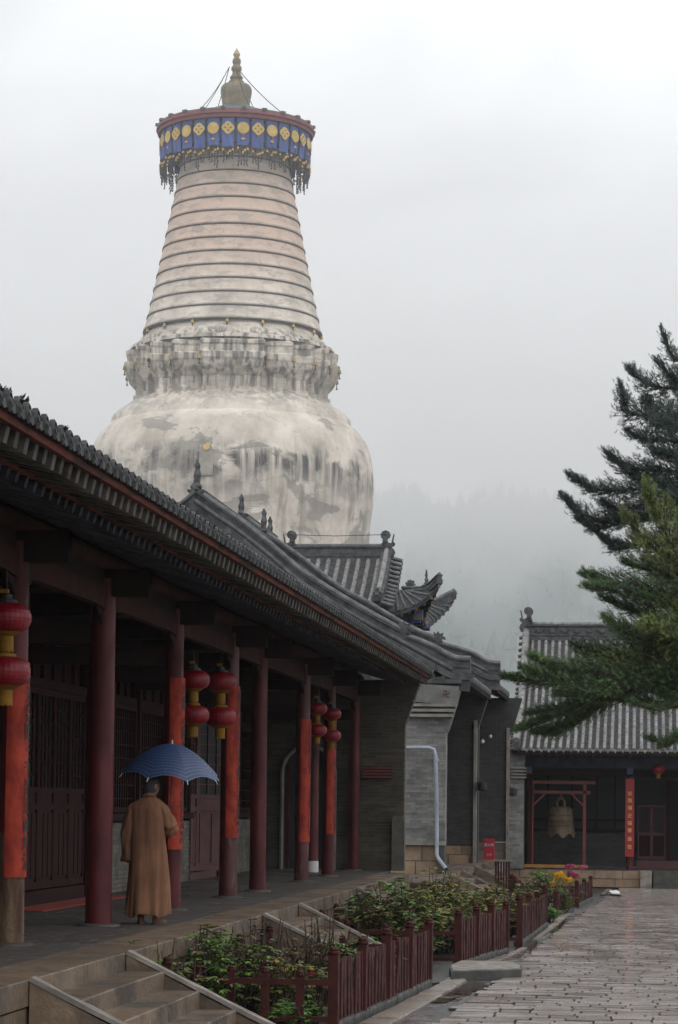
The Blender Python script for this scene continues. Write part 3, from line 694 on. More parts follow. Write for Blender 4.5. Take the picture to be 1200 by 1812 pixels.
for y0, y1, kind in bays:
    MB().box((-BU, y0-.06, 2.95), (.2, .11, 3.6)).build('door_post', darkred, ga)
    MB().box((-BU, (y0+y1)/2, 4.05), (.12, y1-y0, .12)).box((-BU+.001, (y0+y1)/2, 4.75), (.16, y1-y0, .3)).build('head_rail', darkred, ga)
    # transom lattice
    k_ = 6
    tb = MB()
    for k in range(k_+1): tb.box((-BU, y0+(y1-y0)*k/k_, 4.35), (.05, .035, .5))
    tb.box((-BU-.05, (y0+y1)/2, 4.35), (.01, y1-y0, .5)); tb.build('transom', darkred, ga)
    if kind == 'door':
        nL = 4; w_ = (y1-y0)/nL
        MB().box((-BU, (y0+y1)/2, PZ+.09), (.14, y1-y0, .18)).build('threshold', darkred, ga)
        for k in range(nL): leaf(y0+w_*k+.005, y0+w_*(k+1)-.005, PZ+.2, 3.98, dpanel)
    elif kind == 'open':
        MB().box((-BU, (y0+y1)/2, PZ+.06), (.16, y1-y0, .14)).build('threshold', pinkdoor, ga)
        leaf(y0+.02, y0+.9, PZ+.15, 3.98, pinkdoor, 0); leaf(y0+.94, y0+1.85, PZ+.15, 3.98, pinkdoor, -.75); leaf(y0+1.95, y1-.02, PZ+.15, 3.98, pinkdoor, 0)
    else:
        wp = thing('brick_dado', {27.4: 'low brick wall under the latticed window left of the robed person', 35.6: 'pale low brick wall directly behind the robed person', 39.2: 'low brick wall behind the umbrella and the hanging lanterns', 46.8: 'plastered low brick wall below the far latticed window of the gallery'}[y0], 'wall', (-BU, y0, PZ))
        brick_wall(wp, (-BU+.10, y1, PZ), (0, -1, 0), (1, 0, 0), 1.06, lambda z, q=y1-y0: [(0, q)], mat('whitened_brick', (.15, .14, .115), (.07, .066, .055), scale=2, rough=.9, bump=.08, bscale=30, rnd=.2), mortard, nparts=60, bl=.28, thick=.12)
        MB().box((-BU+.05, (y0+y1)/2, PZ+1.13), (.3, y1-y0, .10)).build('sill', darkred, wp)
        winpanel(y0, (y0+y1)/2-.02, PZ+1.2, 3.98); winpanel((y0+y1)/2+.02, y1, PZ+1.2, 3.98)
rug = MB().box((-7.5, 33.2, PZ+.008), (.5, 5.4, .014)).build('floor_mat', mat('worn_red_mat', (.28, .035, .02), (.17, .025, .018), scale=5, rough=.9), None)
tag(rug, 'faded red mat lying before the latticed doors behind the robed person', 'mat')
# ------------------------------------------------------------------ gallery end wall
EW = thing('gallery_end_wall', 'brown brick end wall of the gallery with an arched doorway and flared corner', 'wall', (-6.3, 52.6, PZ))
WY = 52.4
uR = -at(716, 1420, WY).x; z1 = at(716, 1283, WY).z; aL = -at(497, 1420, WY).x; uc = aL-.58
za = at(520, 1320, WY).z-.55
def ext(z):
    z += PZ; r = max(4.42, uR-max(0, (z-z1))*.34)
    if z < za: h = .58
    elif z < za+.58: h = math.sqrt(max(0, .58**2-(z-za)**2))
    else: h = 0
    a = -8.1; 
    if h > 0: return [(8.1-8.1, 8.1-(uc+h)), (8.1-(uc-h), 8.1-r)]
    return [(0, 8.1-r)]
brick_wall(EW, (-8.1, WY, PZ), (1, 0, 0), (0, -1, 0), 4.0, ext, brickm, mortard, course=.068, bl=.29, nparts=300, key=lambda a, z: 0 if 8.1-a < 6.3 and z < 3.6 else 1+a*-.1)
MB().box((-uc, WY+.6, PZ+1.6), (1.5, .1, 3.2)).build('passage_back', brickdark, EW)
ar = MB(); pts = [(-(aL-.03), WY-.04, PZ)]+[(-(aL-.03), WY-.04, za)]+[(-(uc+.55*math.cos(t)), WY-.04, za+.55*math.sin(t)) for t in [math.pi*k/14 for k in range(15)]]+[(-(uc-.55), WY-.04, PZ)]
ar.tube(pts, .045, 6).build('arch_moulding', plaster, EW)
MB().box((-(uc+.46), WY+.2, PZ+1.1), (.05, .2, 2.2)).build('red_jamb', red, EW)
stz = at(706, 1443, WY).z
sp = [(-.13, 0), (.13, 0), (.13, stz-PZ-.08), (.09, stz-PZ), (-.09, stz-PZ), (-.13, stz-PZ-.08)]
MB().prism(sp, frame((-uR-.115, WY-.05, PZ), (1, 0, 0), (0, 0, 1)), .09).build('corner_stone', mat('corner_stone', (.10, .095, .075), (.06, .06, .05), scale=4, rough=.7, bump=.1), EW)
ws = thing('wall_sign', 'small red brown slatted board fixed to the brick end wall', 'sign', at(668, 1367, WY-.06))
p = at(668, 1367, WY-.06)
bk = MB().box(p, (.62, .03, .26)).build('board', darkred, ws)
for k in range(4): MB().box(p+Vector((0, -.03, -.09+.062*k)), (.62, .03, .045)).build('slat', mat('sign_slat', (.14, .03, .028), (.09, .02, .02), rough=.6), ws)
# inner column with white plinth, in front of the arch
ic = thing('inner_column', 'dark red column on a white drum standing before the arched doorway', 'column', (-6.55, 50.5, PZ))
MB().tube([(-6.55, 50.5, PZ+.22), (-6.55, 50.5, 4.9)], [.125, .12], 18).build('shaft', red, ic, smooth=True)
MB().tube([(-6.55, 50.5, PZ-.01), (-6.55, 50.5, PZ+.2), (-6.55, 50.5, PZ+.23)], [.135, .135, .12], 18).build('plinth', mat('white_plinth', (.55, .53, .52), (.4, .39, .38), rough=.7), ic, smooth=True)
# ------------------------------------------------------------------ couplet boards on the columns
def text_tris(s, size, bold=.02, depth=0):
    c = bpy.data.curves.new('t', 'FONT'); c.body = s; c.size = size; c.align_x = 'CENTER'; c.align_y = 'CENTER'; c.offset = bold*size; c.extrude = depth; c.resolution_u = 2
    o = bpy.data.objects.new('t', c); COL.objects.link(o); dg = bpy.context.evaluated_depsgraph_get(); dg.update()
    me = bpy.data.meshes.new_from_object(o.evaluated_get(dg)); v = [tuple(x.co) for x in me.vertices]; f = [tuple(q.vertices) for q in me.polygons]
    bpy.data.objects.remove(o); bpy.data.curves.remove(c); bpy.data.meshes.remove(me); return v, f
CHARS = {2: '佛光普照三千界法雨均沾', 4: '山静云闲禅心自在常清净', 5: '松风水月古寺钟声远梵音', 7: '慧日高悬照十方慈云广覆', 8: '宝塔凌云钟鼓晨昏传法语'}
bpos = {2: (1172, 1552), 4: (1200, 1503), 5: (1215, 1482), 7: (1273, 1490), 8: (1272, 1476)}
for i, (yt, yb) in bpos.items():
    y, r = CY[i], CR[i]; z0, z1_ = at(*[topx((-CU, y, 2))[0], yb], y).z, at(*[topx((-CU, y, 2))[0], yt], y).z
    nm = {2: 'orange red couplet board on the nearest column, above bare weathered wood', 4: 'orange red couplet board on the column just right of the robed person, behind the umbrella', 5: 'orange red couplet board on the column behind the two nearer hanging lantern pairs', 7: 'orange red couplet board on the column left of the far lanterns', 8: 'orange red couplet board on the column partly behind the farthest lanterns'}[i]
    t = thing('couplet_board', nm, 'couplet board', (-CU, y, z0), 'couplet boards on the gallery columns')
    vs = []; n = 16; R0, R1 = r*1.0, r*1.0+.016; A0, A1 = math.radians(-99), math.radians(97); nz_ = 14
    for j in range(nz_+1):
        z = z0+(z1_-z0)*j/nz_
        for k in range(n+1):
            a = A0+(A1-A0)*k/n; rr = R1+.005*noise.noise(Vector((a*2.5, z*3.5, i))); vs.append((-CU+rr*math.cos(a), y+rr*math.sin(a), z))
    fs = [(j*(n+1)+k, j*(n+1)+k+1, (j+1)*(n+1)+k+1, (j+1)*(n+1)+k) for j in range(nz_) for k in range(n)]
    b = len(vs)
    for k in range(n+1):
        a = A0+(A1-A0)*k/n
        for z in (z0, z1_): vs.append((-CU+R0*math.cos(a)*.9, y+R0*math.sin(a)*.9, z))
    for k in range(n): fs += [(b+2*k, b+2*k+2, k+1, k), (b+2*k+1, nz_*(n+1)+k, nz_*(n+1)+k+1, b+2*k+3)]
    fs += [(b, 0, nz_*(n+1), b+1)] if False else []
    MB().add(vs, fs).build('board', boardred, t, smooth=True)
    s = CHARS[i]; hgt = (z1_-z0-.1)/len(s)
    for q, ch in enumerate(s):
        v, f = text_tris(ch, min(.19, hgt*1.0), .02); cz = z1_-.05-hgt*(q+.5); mb = MB(); rr = R1+.008
        mb.add([(-CU+rr*math.cos(x/rr+math.radians(-2)), y+rr*math.sin(x/rr+math.radians(-2)), cz+yy) for x, yy, _ in v], f)
        mb.build('character', ink, t)
# ------------------------------------------------------------------ lanterns
lred = mat('red_lantern_silk', (.21, .003, .010), (.12, .002, .008), scale=6, rough=.36, rough2=.5, spec=.35)
lyel = mat('yellow_lantern_fringe', (.23, .12, .01), (.14, .07, .008), scale=9, rough=.7, spec=.2)
def lantern(p, R, n2=True, label='', cat='lantern', group=None):
    x, y, z = p; t = thing('lantern_string', label, cat, (x, y, z), group); zz = z
    MB().tube([(x, y, z+.22), (x, y, z+.02)], .006, 5).build('cord', ink, t)
    for k in range(2 if n2 else 1):
        MB().lathe([(0, 0), (.05, 0), (.05, -.04), (R*.42, -.05), (R*.46, -.085)], 14, (x, y, zz)).build('top_cap', lyel if k else tiledark, t)
        if not k: MB().box((x-.02, y, zz+.03), (.07, .05, .035)).build('hanger', lyel, t)
        H = R*1.24; pr = []
        for q in range(13):
            a = math.pi*(.5-q/12)*.93; pr.append((R*math.cos(a)**.62 if math.cos(a) > 0 else 0, zz-.07-H/2+math.sin(a)*H/2))
        MB().lathe(pr, 96, (x, y, 0), fn=lambda r, h, th: (r*(1-.012*abs(math.sin(14*th))), h)).build('lantern_body', lred, t, smooth=False)
        zb = zz-.07-H+.01
        MB().lathe([(R*.70, zb+.055), (R*.62, zb+.01), (R*.42, zb-.02), (R*.3, zb-.03), (0, zb-.03)], 40, (x, y, 0), fn=lambda r, h, th: (r*1.02, h+(.012*math.sin(14*th) if h > zb+.02 else 0))).build('bottom_rim', lyel, t)
        fh = R*.62
        MB().lathe([(R*.30, zb-.03), (R*.31, zb-.03-fh), (R*.27, zb-.03-fh), (R*.26, zb-.03)], 40, (x, y, 0), fn=lambda r, h, th: (r*(1+.05*math.sin(20*th)), h+.008*math.sin(9*th)*(1 if h < zb-.1 else 0))).build('fringe', lyel, t)
        zz = zb-.03-fh+.03
    return t
def lantern_at(px, ytop, pxr, Y, **k):
    p = at(px, ytop, Y); d = topx(p)[2]; return lantern(p, pxr/F*d, **k)
GL = 'paired red lanterns hanging under the gallery lintel'
lantern_at(12, 1052, 45, 22.4, label='largest string of two red lanterns at the left edge of the photo', group=GL)
lantern_at(343, 1176, 29, 33.3, label='string of two red lanterns right above the blue umbrella, the left one of that pair', group=GL)
lantern_at(391, 1180, 29, 35.2, label='string of two red lanterns beside the umbrella tip, the right one of that pair', group=GL)
lantern_at(562, 1236, 17.5, 45.6, label='two small red lanterns far down the gallery, left and higher of the farthest pair', group=GL)
lantern_at(587, 1246, 17.5, 47.0, label='rightmost and lowest string of two small red lanterns in the gallery', group=GL)
# weeds on the eave
leafm = mat('weed_leaf', (.05, .06, .03), (.03, .035, .02), scale=9, rough=.8)
def weed(p, h, seed, lab):
    rr = random.Random(seed); mb = MB()
    for k in range(16):
        a = rr.uniform(0, 6.28); l_ = h*rr.uniform(.4, 1); q = Vector(p)+Vector((math.cos(a)*l_*.5, math.sin(a)*l_*.7, l_)); mb.tube([p, (Vector(p)+q)/2+Vector((0, 0, l_*.2)), q], [.008, .006, .002], 3)
        for j in range(4):
            c = Vector(p).lerp(q, rr.uniform(.5, 1)); s = .03
            mb.add([c, c+Vector((s*rr.uniform(-1, 1), s, s)), c+Vector((s, s*rr.uniform(-1, 1), 2*s)), c+Vector((-s*.3, s*.3, s))], [(0, 1, 2, 3)])
    tag(mb.build('roof_weed', leafm), lab, 'weed', 'weeds growing on the gallery eave')
weed(at(38, 728, 18.3), .075, 1, 'tallest weed tuft on the gallery eave near the upper left corner')
weed(at(8, 712, 17.6), .06, 2, 'weed tuft on the gallery eave at the left photo edge')
weed(at(112, 775, 20.0), .05, 3, 'single small weed on the eave tiles left of the white tower')
# ================================================================== HALLS BEYOND THE GALLERY
def wall_box(parent, name, x0, x1, y0, y1, z0, z1, m): return MB().box(((x0+x1)/2, (y0+y1)/2, (z0+z1)/2), (x1-x0, y1-y0, z1-z0)).build(name, m, parent)
tanblock = mat('tan_granite_block', (.30, .20, .125), (.17, .125, .085), scale=3, rough=.75, bump=.1, bscale=20, rnd=.22)
def courses(parent, x0, x1, y, zs, blen, m, d=.3, name='stone_block'):
    bmsh = MB().box((0, 0, 0), (1, 1, 1)).mesh('stone_block', m); k = 0
    for z0, z1 in zip(zs, zs[1:]):
        x = x0-(blen*.5 if k % 2 else 0); k += 1
        while x < x1-.03:
            a, b = max(x, x0), min(x+blen*R_.uniform(.85, 1.15), x1); x = b if b > a else x+blen
            if b-a > .06: piece(name, bmsh, parent, ((a+b)/2, y+d/2+R_.uniform(0, .012), (z0+z1)/2), None, (b-a-.025, d, z1-z0-.022))
    wall_box(parent, 'joint_mortar', x0, x1, y+.02, y+d, zs[0], zs[-1]-.004, mortard)
def gable_hall(nm, label, Y0, Y1, vp, zlow, uwall, peak_u, prof, far_pier=None, eave_u=4.2):
    t = thing(nm, label, 'hall', (-8, (Y0+Y1)/2, 0))
    zr, z_e = prof[0][1], prof[-1][1]
    roof(t, (-peak_u, Y0+.1, 0), (0, 1, 0), (1, 0, 0), prof, Y1-Y0-.2, .27, .07, tile, tile, first=.3, course=.2, rowseg=.4)
    # rear slope
    MB().add([(-peak_u, Y0, zr), (-peak_u, Y1, zr), (-2*peak_u+4.6, Y1, z_e), (-2*peak_u+4.6, Y0, z_e), (-2*peak_u+4.6, Y0, z_e-.15), (-2*peak_u+4.6, Y1, z_e-.15), (-peak_u, Y1, zr-.15), (-peak_u, Y0, zr-.15)],
             [(0, 1, 2, 3), (4, 5, 6, 7), (0, 3, 4, 7), (1, 6, 5, 2)]).build('rear_slope', tile, t)
    # near gable: wall following the roof line, carved frieze and verge on top
    G = [(-u, z-.45) for u, z in vp if u > 4.6]+[(-4.62, vp[-1][1]-.75), (-4.62, zlow), (-2*peak_u+5, zlow), (-2*peak_u+5, z_e-.3)]
    MB().prism(G, frame((0, Y0+.42, 0), (1, 0, 0), (0, 0, 1)), .40).build('gable_wall', brickdark, t)
    band = [(-u, z-.40) for u, z in vp]+[(-u, z-.82-.1*max(0, (u-7)/4)) for u, z in reversed(vp)]
    MB().prism(band, frame((0, Y0+.02, 0), (1, 0, 0), (0, 0, 1)), .07).build('carved_frieze', ridgem, t)
    rr = random.Random(5)
    fp = smooth_prof(vp, 60)
    for i in range(1, len(fp)-1, 1):                               # carved flowers and scrolls of the frieze, then the wall below
        for dz in (.62, 1.02, 1.5):
            u, z = fp[i]
            if dz > 1 and (rr.random() < .45 or u < 5.2): continue
            if u < 4.7: continue
            a = rr.uniform(0, 3); s = rr.uniform(.07, .16)
            MB().prism([(s*math.cos(q*.785+a)*(1.15 if q % 2 else .6), s*.7*math.sin(q*.785+a)*(1.15 if q % 2 else .6)) for q in range(8)], frame((-u+rr.uniform(-.1, .1), Y0-.045 if dz < 1 else Y0+.03, z-dz+rr.uniform(-.06, .06)), (1, 0, 0), (0, 0, 1)) , .06).build('carving', ridgem, t)
    # left half of the gable verge
    lv = [(-peak_u, vp[0][1]), (-peak_u-1.1, vp[0][1]-.95), (-peak_u-3, vp[0][1]-2.4), (-peak_u-6, z_e+.6)]
    ridge_run(t, [(x, Y0+.12, z-.5) for x, z in lv], .3, .42, name='verge_ridge')
    brk = next(i for i, (u, z) in enumerate(vp) if u < (5.95 if Y0 < 65 else 6.1))
    up_, lo_ = vp[:brk+1], vp[brk+1:]
    ridge_run(t, [(-u, Y0+.22, z-.45) for u, z in smooth_prof(up_, 16)], .26, .42, cap=tile, name='verge_ridge', capr=.075)
    e = vp[brk]; lo2 = [(e[0]-.12, e[1]-.16)]+list(lo_)
    ridge_run(t, [(-u, Y0+.22, z-.30) for u, z in smooth_prof(lo2, 12)], .22, .28, cap=tile, name='verge_ridge', capr=.07)
    beast(t, (-e[0]+.05, Y0+.22, e[1]-.28), (1, 0, 0), .72, 'verge_beast')
    # verge tile row outside the ridge, with scalloped drip tiles below it
    MB().tube([(-u, Y0-.02, z-.33) for u, z in smooth_prof(vp[:-1], 24)], .06, 8).build('verge_tile_row', ridgem, t, smooth=True)
    sc_ = MB().prism([(.13*math.cos(q*math.pi/8), -.13*math.sin(q*math.pi/8)*1.1) for q in range(9)], Matrix.Identity(4), .04).mesh('drip_tile', ridgem)
    L_ = 0; q = fp[0]
    for (u0, z0), (u1, z1) in zip(fp, fp[1:]):
        d = math.hypot(u1-u0, z1-z0); k = max(1, round(d/.25))
        for j in range(k):
            f_ = (j+.5)/k; u, z = u0+(u1-u0)*f_, z0+(z1-z0)*f_; an = math.atan2(z1-z0, u0-u1)
            o = bpy.data.objects.new('drip_tile', sc_); COL.objects.link(o)
            o.matrix_basis = Matrix.Translation((-u, Y0-.08, z-.40)) @ Matrix.Rotation(-an, 4, 'Y') @ Matrix.Rotation(math.pi/2, 4, 'X'); adopt(o, t)
    # main ridge and its ornaments
    ridge_run(t, [(-peak_u, Y0+.1, zr), (-peak_u, Y1-.1, zr)], .3, .5, name='main_ridge', lift=-.05)
    # far gable and the dark timber front behind the porch
    far = [(-u, z-.45) for u, z in vp if u > 4.6]+[(-4.66, vp[-1][1]-.75), (-4.66, zlow), (-2*peak_u+5, zlow), (-2*peak_u+5, z_e-.3)]
    MB().prism(far, frame((0, Y1, 0), (1, 0, 0), (0, 0, 1)), .35).build('gable_wall', brickdark, t)
    wall_box(t, 'timber_front', -uwall-.2, -uwall, Y0+.45, Y1-.4, zlow, z_e+.3, darkred)
    for k in range(4):
        yy = Y0+.9+(Y1-Y0-1.8)*k/3; MB().tube([(-uwall+.12, yy, zlow), (-uwall+.12, yy, z_e+.2)], .14, 12).build('column', red, t, smooth=True)
    y = Y0+.4; rfm = MB().beam((-eave_u-.12, 0, z_e-.13), (-uwall, 0, z_e+.9), .08, .10).mesh('rafter', rafterb)
    while y < Y1-.3: piece('rafter', rfm, t, (0, y, 0)); y += .28
    run_b = MB().box((-eave_u-.16, (Y0+Y1)/2, z_e-.08), (.04, Y1-Y0-.4, .16)).build('eave_fascia', darkred, t)
    return t
def vline(P, Y): return [(-at(x, y, Y).x, at(x, y, Y).z) for x, y in P]
def surf(vp, pu, ez, eu=4.25): return [(pu-u, z-.44) for u, z in vp if u > 5.0]+[(pu-eu, ez)]
VPA = vline([(345, 862), (385, 890), (422, 915), (475, 957), (530, 1004), (600, 1049), (655, 1081), (709, 1110), (765, 1141), (800, 1160), (832, 1163)], 60)
PRA = surf(VPA, 10.73, 5.64)
hA = gable_hall('gabled_hall', 'grey tiled hall with carved brick gable rising right behind the gallery roof', 60, 71.6, VPA, .9, 6.6, 10.73, PRA)
VPB = vline([(424, 905), (485, 950), (538, 988), (600, 1036), (647, 1061), (717, 1102), (770, 1126), (830, 1151), (862, 1168), (885, 1171)], 72)
PRB = surf(VPB, 11.56, 5.9, 4.1)
hB = gable_hall('gabled_hall', 'second grey hall whose roof edge shows beyond the carved gable, before the bell hall', 72, 78.4, VPB, .9, 6.6, 11.56, PRB, eave_u=4.0)
for o_, p_ in ((hA, (-10.73, 60.3, 9.85)), (hA, (-10.73, 71.2, 9.95)), (hB, (-11.56, 72.3, 10.5)), (hB, (-11.56, 78.0, 10.5))):
    finial(o_, p_, .95)
# front pier of the near hall: pale brick with a flared corbel
def pier(parent, Y, u0, u1, z0, zt, flare, m, mm, nb, course=.06, bl=.26, key=None, thick=.42, hx=1.05):
    def ext(z):
        zz = z+z0; r = u1-(flare*(max(0, zz-zt)/1.2)**.8 if zz > zt else 0)
        return [(0, u0-r)]
    brick_wall(parent, (-u0, Y, z0), (1, 0, 0), (0, -1, 0), zt+hx-z0, ext, m, mm, course=course, bl=bl, nparts=nb, thick=thick, key=key)
pr = thing('brick_pier', 'pale grey brick pier with a downpipe, in front of the carved gable', 'pier', (-5.1, 60, .9))
pier(pr, 59.78, 6.6, 4.6, 1.67, 4.2, .36, bricklite, mortarl, 300, key=lambda a, z: 6.6-a if 6.6-a < 5.8 else 10)
courses(pr, -6.6, -4.78, 59.76, (.82, 1.20, 1.56), .62, tanblock)
MB().box((-4.70, 59.9, 1.22), (.17, .4, .82)).build('corner_stone', stonedk, pr)
MB().box((-5.6, 59.88, 1.62), (2.0, .42, .10)).build('base_course', plaster, pr)
# corbel mouldings and the leaning plaster panel with its mark
for k, (zz, uu) in enumerate(((4.62, 4.46), (4.74, 4.42), (4.86, 4.36))):
    MB().box((-(6.6+uu)/2, 59.74-.03*k, zz), (6.6-uu+.02, .34, .07)).build('moulding', plaster, pr)
pa = Matrix.Translation((-4.75, 59.62, 5.12)) @ Matrix.Rotation(math.radians(14), 4, 'X') @ Matrix.Rotation(math.radians(4), 4, 'Y')
MB().box((-.42, 0, 0), (1.72, .10, .44), M=pa).build('corbel_panel', mat('pale_grey_render', (.22, .22, .21), (.14, .14, .135), scale=3, rough=.9), pr)
sw = MB(); q = .072; wv = .017
for a, b, c, d in ((0, 0, 2*q, wv), (0, 0, wv, 2*q), (-q/2, q, q, wv), (q/2, -q, q, wv), (q, q/2, wv, q), (-q, -q/2, wv, q)): sw.box((a+.16, -.056, b+.03), (c+wv*.0, .012, d), M=pa)
sw.build('painted_mark', mat('mark_red', (.12, .03, .028), rough=.8), pr)
MB().box((-5.35, 59.75, 5.42), (2.2, .5, .10)).build('corbel_cap', ridgem, pr)
# downpipe
dp = thing('drain_pipe', 'pale blue grey downpipe with two bends on the pale brick pier', 'pipe', (-4.9, 59.6, 1.2))
P = [at(712, 1323, 59.55), at(758, 1323, 59.55), at(768, 1326, 59.55), at(771, 1338, 59.55), at(773, 1420, 59.55), at(773, 1513, 59.55), at(776, 1520, 59.5), at(789, 1537, 59.4)]
pm_ = mat('pale_blue_pipe', (.30, .34, .40), (.22, .25, .30), scale=3, rough=.4)
MB().tube(P, .047, 12).build('pipe', pm_, dp, smooth=True)
for y_ in (1345, 1423, 1494): p = at(773, y_, 59.55); MB().tube([p-Vector((0, 0, .03)), p+Vector((0, 0, .03))], .055, 12).box(p+Vector((0, .12, 0)), (.03, .2, .03)).build('clamp', pm_, dp)
MB().tube([P[-1], P[-1]+(P[-1]-P[-2]).normalized()*.05], .043, 12).build('outlet', black, dp)
# dark inner walls seen under the two porches
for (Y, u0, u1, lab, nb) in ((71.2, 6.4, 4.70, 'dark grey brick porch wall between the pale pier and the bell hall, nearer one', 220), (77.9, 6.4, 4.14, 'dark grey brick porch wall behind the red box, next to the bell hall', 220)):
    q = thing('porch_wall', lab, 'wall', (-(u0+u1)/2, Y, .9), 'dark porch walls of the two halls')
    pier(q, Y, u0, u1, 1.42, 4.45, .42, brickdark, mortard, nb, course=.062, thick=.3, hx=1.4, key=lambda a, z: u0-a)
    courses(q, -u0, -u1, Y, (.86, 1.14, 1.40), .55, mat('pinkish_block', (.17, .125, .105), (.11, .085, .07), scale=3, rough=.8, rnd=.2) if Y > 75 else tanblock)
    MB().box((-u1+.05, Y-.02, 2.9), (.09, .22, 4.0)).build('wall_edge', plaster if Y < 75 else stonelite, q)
rb = thing('hydrant_box', 'small red metal box with white lettering standing against the dark porch wall', 'box', at(866, 1520, 76.5))
a, b = at(856, 1525, 76.5), at(875, 1484, 76.5)
bxm = mat('box_red', (.36, .012, .03), (.28, .01, .025), scale=4, rough=.35)
MB().box(((a.x+b.x)/2, 76.6, (a.z+b.z)/2), (b.x-a.x, .22, b.z-a.z)).build('cabinet', bxm, rb)
MB().box(((a.x+b.x)/2, 76.48, (a.z+b.z)/2), (b.x-a.x-.03, .02, b.z-a.z-.04)).build('cabinet_door', bxm, rb)
for tx, zz, sz in (('消火栓', .72, .10), ('119', .30, .10)):
    v, f = text_tris(tx, sz, .02); c = Vector(((a.x+b.x)/2, 76.465, a.z+(b.z-a.z)*zz))
    MB().add([c+Vector((x, 0, y)) for x, y, _ in v], f).build('lettering', mat('white_letter', (.5, .45, .45), rough=.6), rb)
# terrace of the halls
ta = thing('stone_platform', 'lower tan stone terrace under the porches of the grey halls', 'platform', (-5.5, 64, 0))
wall_box(ta, 'core', -9, -4.5, 52.9, 79.5, -.02, .88, mortard)
Y = 53.0
while Y < 79.4:
    ln = min(R_.uniform(1.2, 2.2), 79.5-Y)
    piece('edge_slab', kb, ta, (-4.68, Y+ln/2, .905), None, (.56, ln-.015, .17)); piece('stone_block', blk, ta, (-4.56, Y+ln/2, .38), None, (.24, ln-.02, .68)); Y += ln
for x in (-4.75, -5.45, -6.15): piece('stone_block', blk, ta, (x, 52.85, .66), None, (.68, .2, .44)); piece('stone_block', blk, ta, (x, 52.85, .2), None, (.68, .2, .44))
stair(58.9, 62.4, 4.40, .92, .33, .16, 6, 'small stone stair of the lower terrace below the downpipe')
stair(67.4, 70.6, 4.40, .92, .33, .16, 6, 'farthest stone stair, beside the red slatted gate')
# ================================================================== HIP AND GABLE HALL BEHIND
hc = thing('temple_hall', 'grey tiled hall with upturned eave corners standing before the white tower', 'hall', (-11, 90, 0))
RU0, RU1, RYc = 12.6, 9.1, 90.0
PRC = [(0, 11.30), (.8, 10.75), (1.6, 10.2), (2.4, 9.75), (3.1, 9.45), (3.9, 9.15)]
roof(hc, (-RU0-1.2, RYc, 0), (1, 0, 0), (0, -1, 0), PRC, RU0+1.2-RU1, .36, .085, tilelite, tiledpan, first=.1, course=.13, rowseg=.35, deckm=tile)
MB().add([(-RU0-1.2, RYc+.05, 11.3), (-RU1, RYc+.05, 11.3), (-RU1, RYc+3.2, 9.4), (-RU0-1.2, RYc+3.2, 9.4)], [(0, 1, 2, 3)]).build('rear_slope', tile, hc)
ridge_run(hc, [(-RU0-1.2, RYc, 11.25), (-RU1+.1, RYc, 11.25)], .3, .52, name='main_ridge', cap=tile)
ridge_run(hc, [(-RU1, RYc-s, z-.02) for s, z in PRC[:-1]], .26, .42, name='slope_ridge', cap=tilelite, capr=.09)
chiwen(hc, (-RU1, RYc, 11.35), (-1, 0, 0), .8); chiwen(hc, (-RU0, RYc, 11.35), (1, 0, 0), .8)
beast(hc, (-RU1, RYc-3.15, 9.5), (0, -1, 0), .8)
for i, (s, z) in enumerate(prof_pts(PRC[:-1], .26)):                # short tile rows running out over the gable
    MB().tube([(-RU1+.1, RYc-s, z+.02), (-RU1+.55, RYc-s, z-.10)], .075, 8).build('gable_tile', tile, hc)
    MB().box((-RU1+.56, RYc-s-.12, z-.2), (.04, .12, .14)).build('drip_tile', tile, hc)
MB().prism([(RYc-3.1, 9.2), (RYc, 11.2), (RYc+3.1, 9.2)], frame((-RU1+.2, 0, 0), (0, 1, 0), (0, 0, 1)), .1).build('gable_board', darkred, hc)
def patch(parent, T, B, n, rad, mrow, mpan, seg=5, sag=.06):
    """skirt roof between top curve T(t) and eave curve B(t)"""
    g_ = MB(); Z = Vector((0, 0, 1)); m_ = n*2
    for i in range(m_+1):
        t = i/m_; a, b = Vector(T(t)), Vector(B(t))
        for j in range(seg+1): f_ = j/seg; g_.v.append(tuple(a.lerp(b, f_)-Z*sag*4*f_*(1-f_)*(b-a).length*.25))
    for i in range(m_):
        for j in range(seg): c = i*(seg+1)+j; g_.f.append((c, c+1, c+seg+2, c+seg+1))
    k0 = len(g_.v); vv = [(x, y, z-.14) for x, y, z in g_.v[:k0]]; ff = [tuple(k0+q for q in reversed(f)) for f in g_.f]; g_.v += vv; g_.f += ff
    for i in range(m_): c = i*(seg+1)+seg; g_.f.append((c, c+k0, c+seg+1+k0, c+seg+1))
    g_.build('pan_tiles', mpan, parent)
    for i in range(n+1):
        t = (i+.0)/n; a, b = Vector(T(t)), Vector(B(t)); pts = [a.lerp(b, j/seg)-Z*sag*4*(j/seg)*(1-j/seg)*(b-a).length*.25+Z*.02 for j in range(seg+1)]
        MB().tube(pts, rad, 8).build('tile_row', mrow, parent, smooth=True)
        d = (b-a).normalized(); MB().tube([b, b+d*.03], rad*1.25, 10).build('tile_end', mrow, parent)
    for i in range(n):
        b = Vector(B((i+.5)/n)); b2 = Vector(B((i+.9)/n)); e = (b2-b).normalized(); w_ = (b2-b).length*.8
        g2 = MB().add([b-e*w_+Z*.0, b+e*w_, b-Z*.16, b-e*w_+Z*.0+Vector((.0, .0, -.04))], [(0, 1, 2)]); g2.build('drip_tile', mrow, parent)
        rp = b-Z*.22; inn = (Vector(T((i+.5)/n))-b).normalized(); MB().beam(rp+inn*.05, rp+inn*.9+Z*-.05, .09, .09).build('rafter', [rafterb, mat('ochre_rafter_end', (.16, .10, .03), rough=.8)][i % 2], parent)
cor1, cor2 = Vector((-7.0, 86.9, 10.02)), Vector((-7.0, 93.4, 10.02))
def eav(c, s): return c*abs(s)**3.2
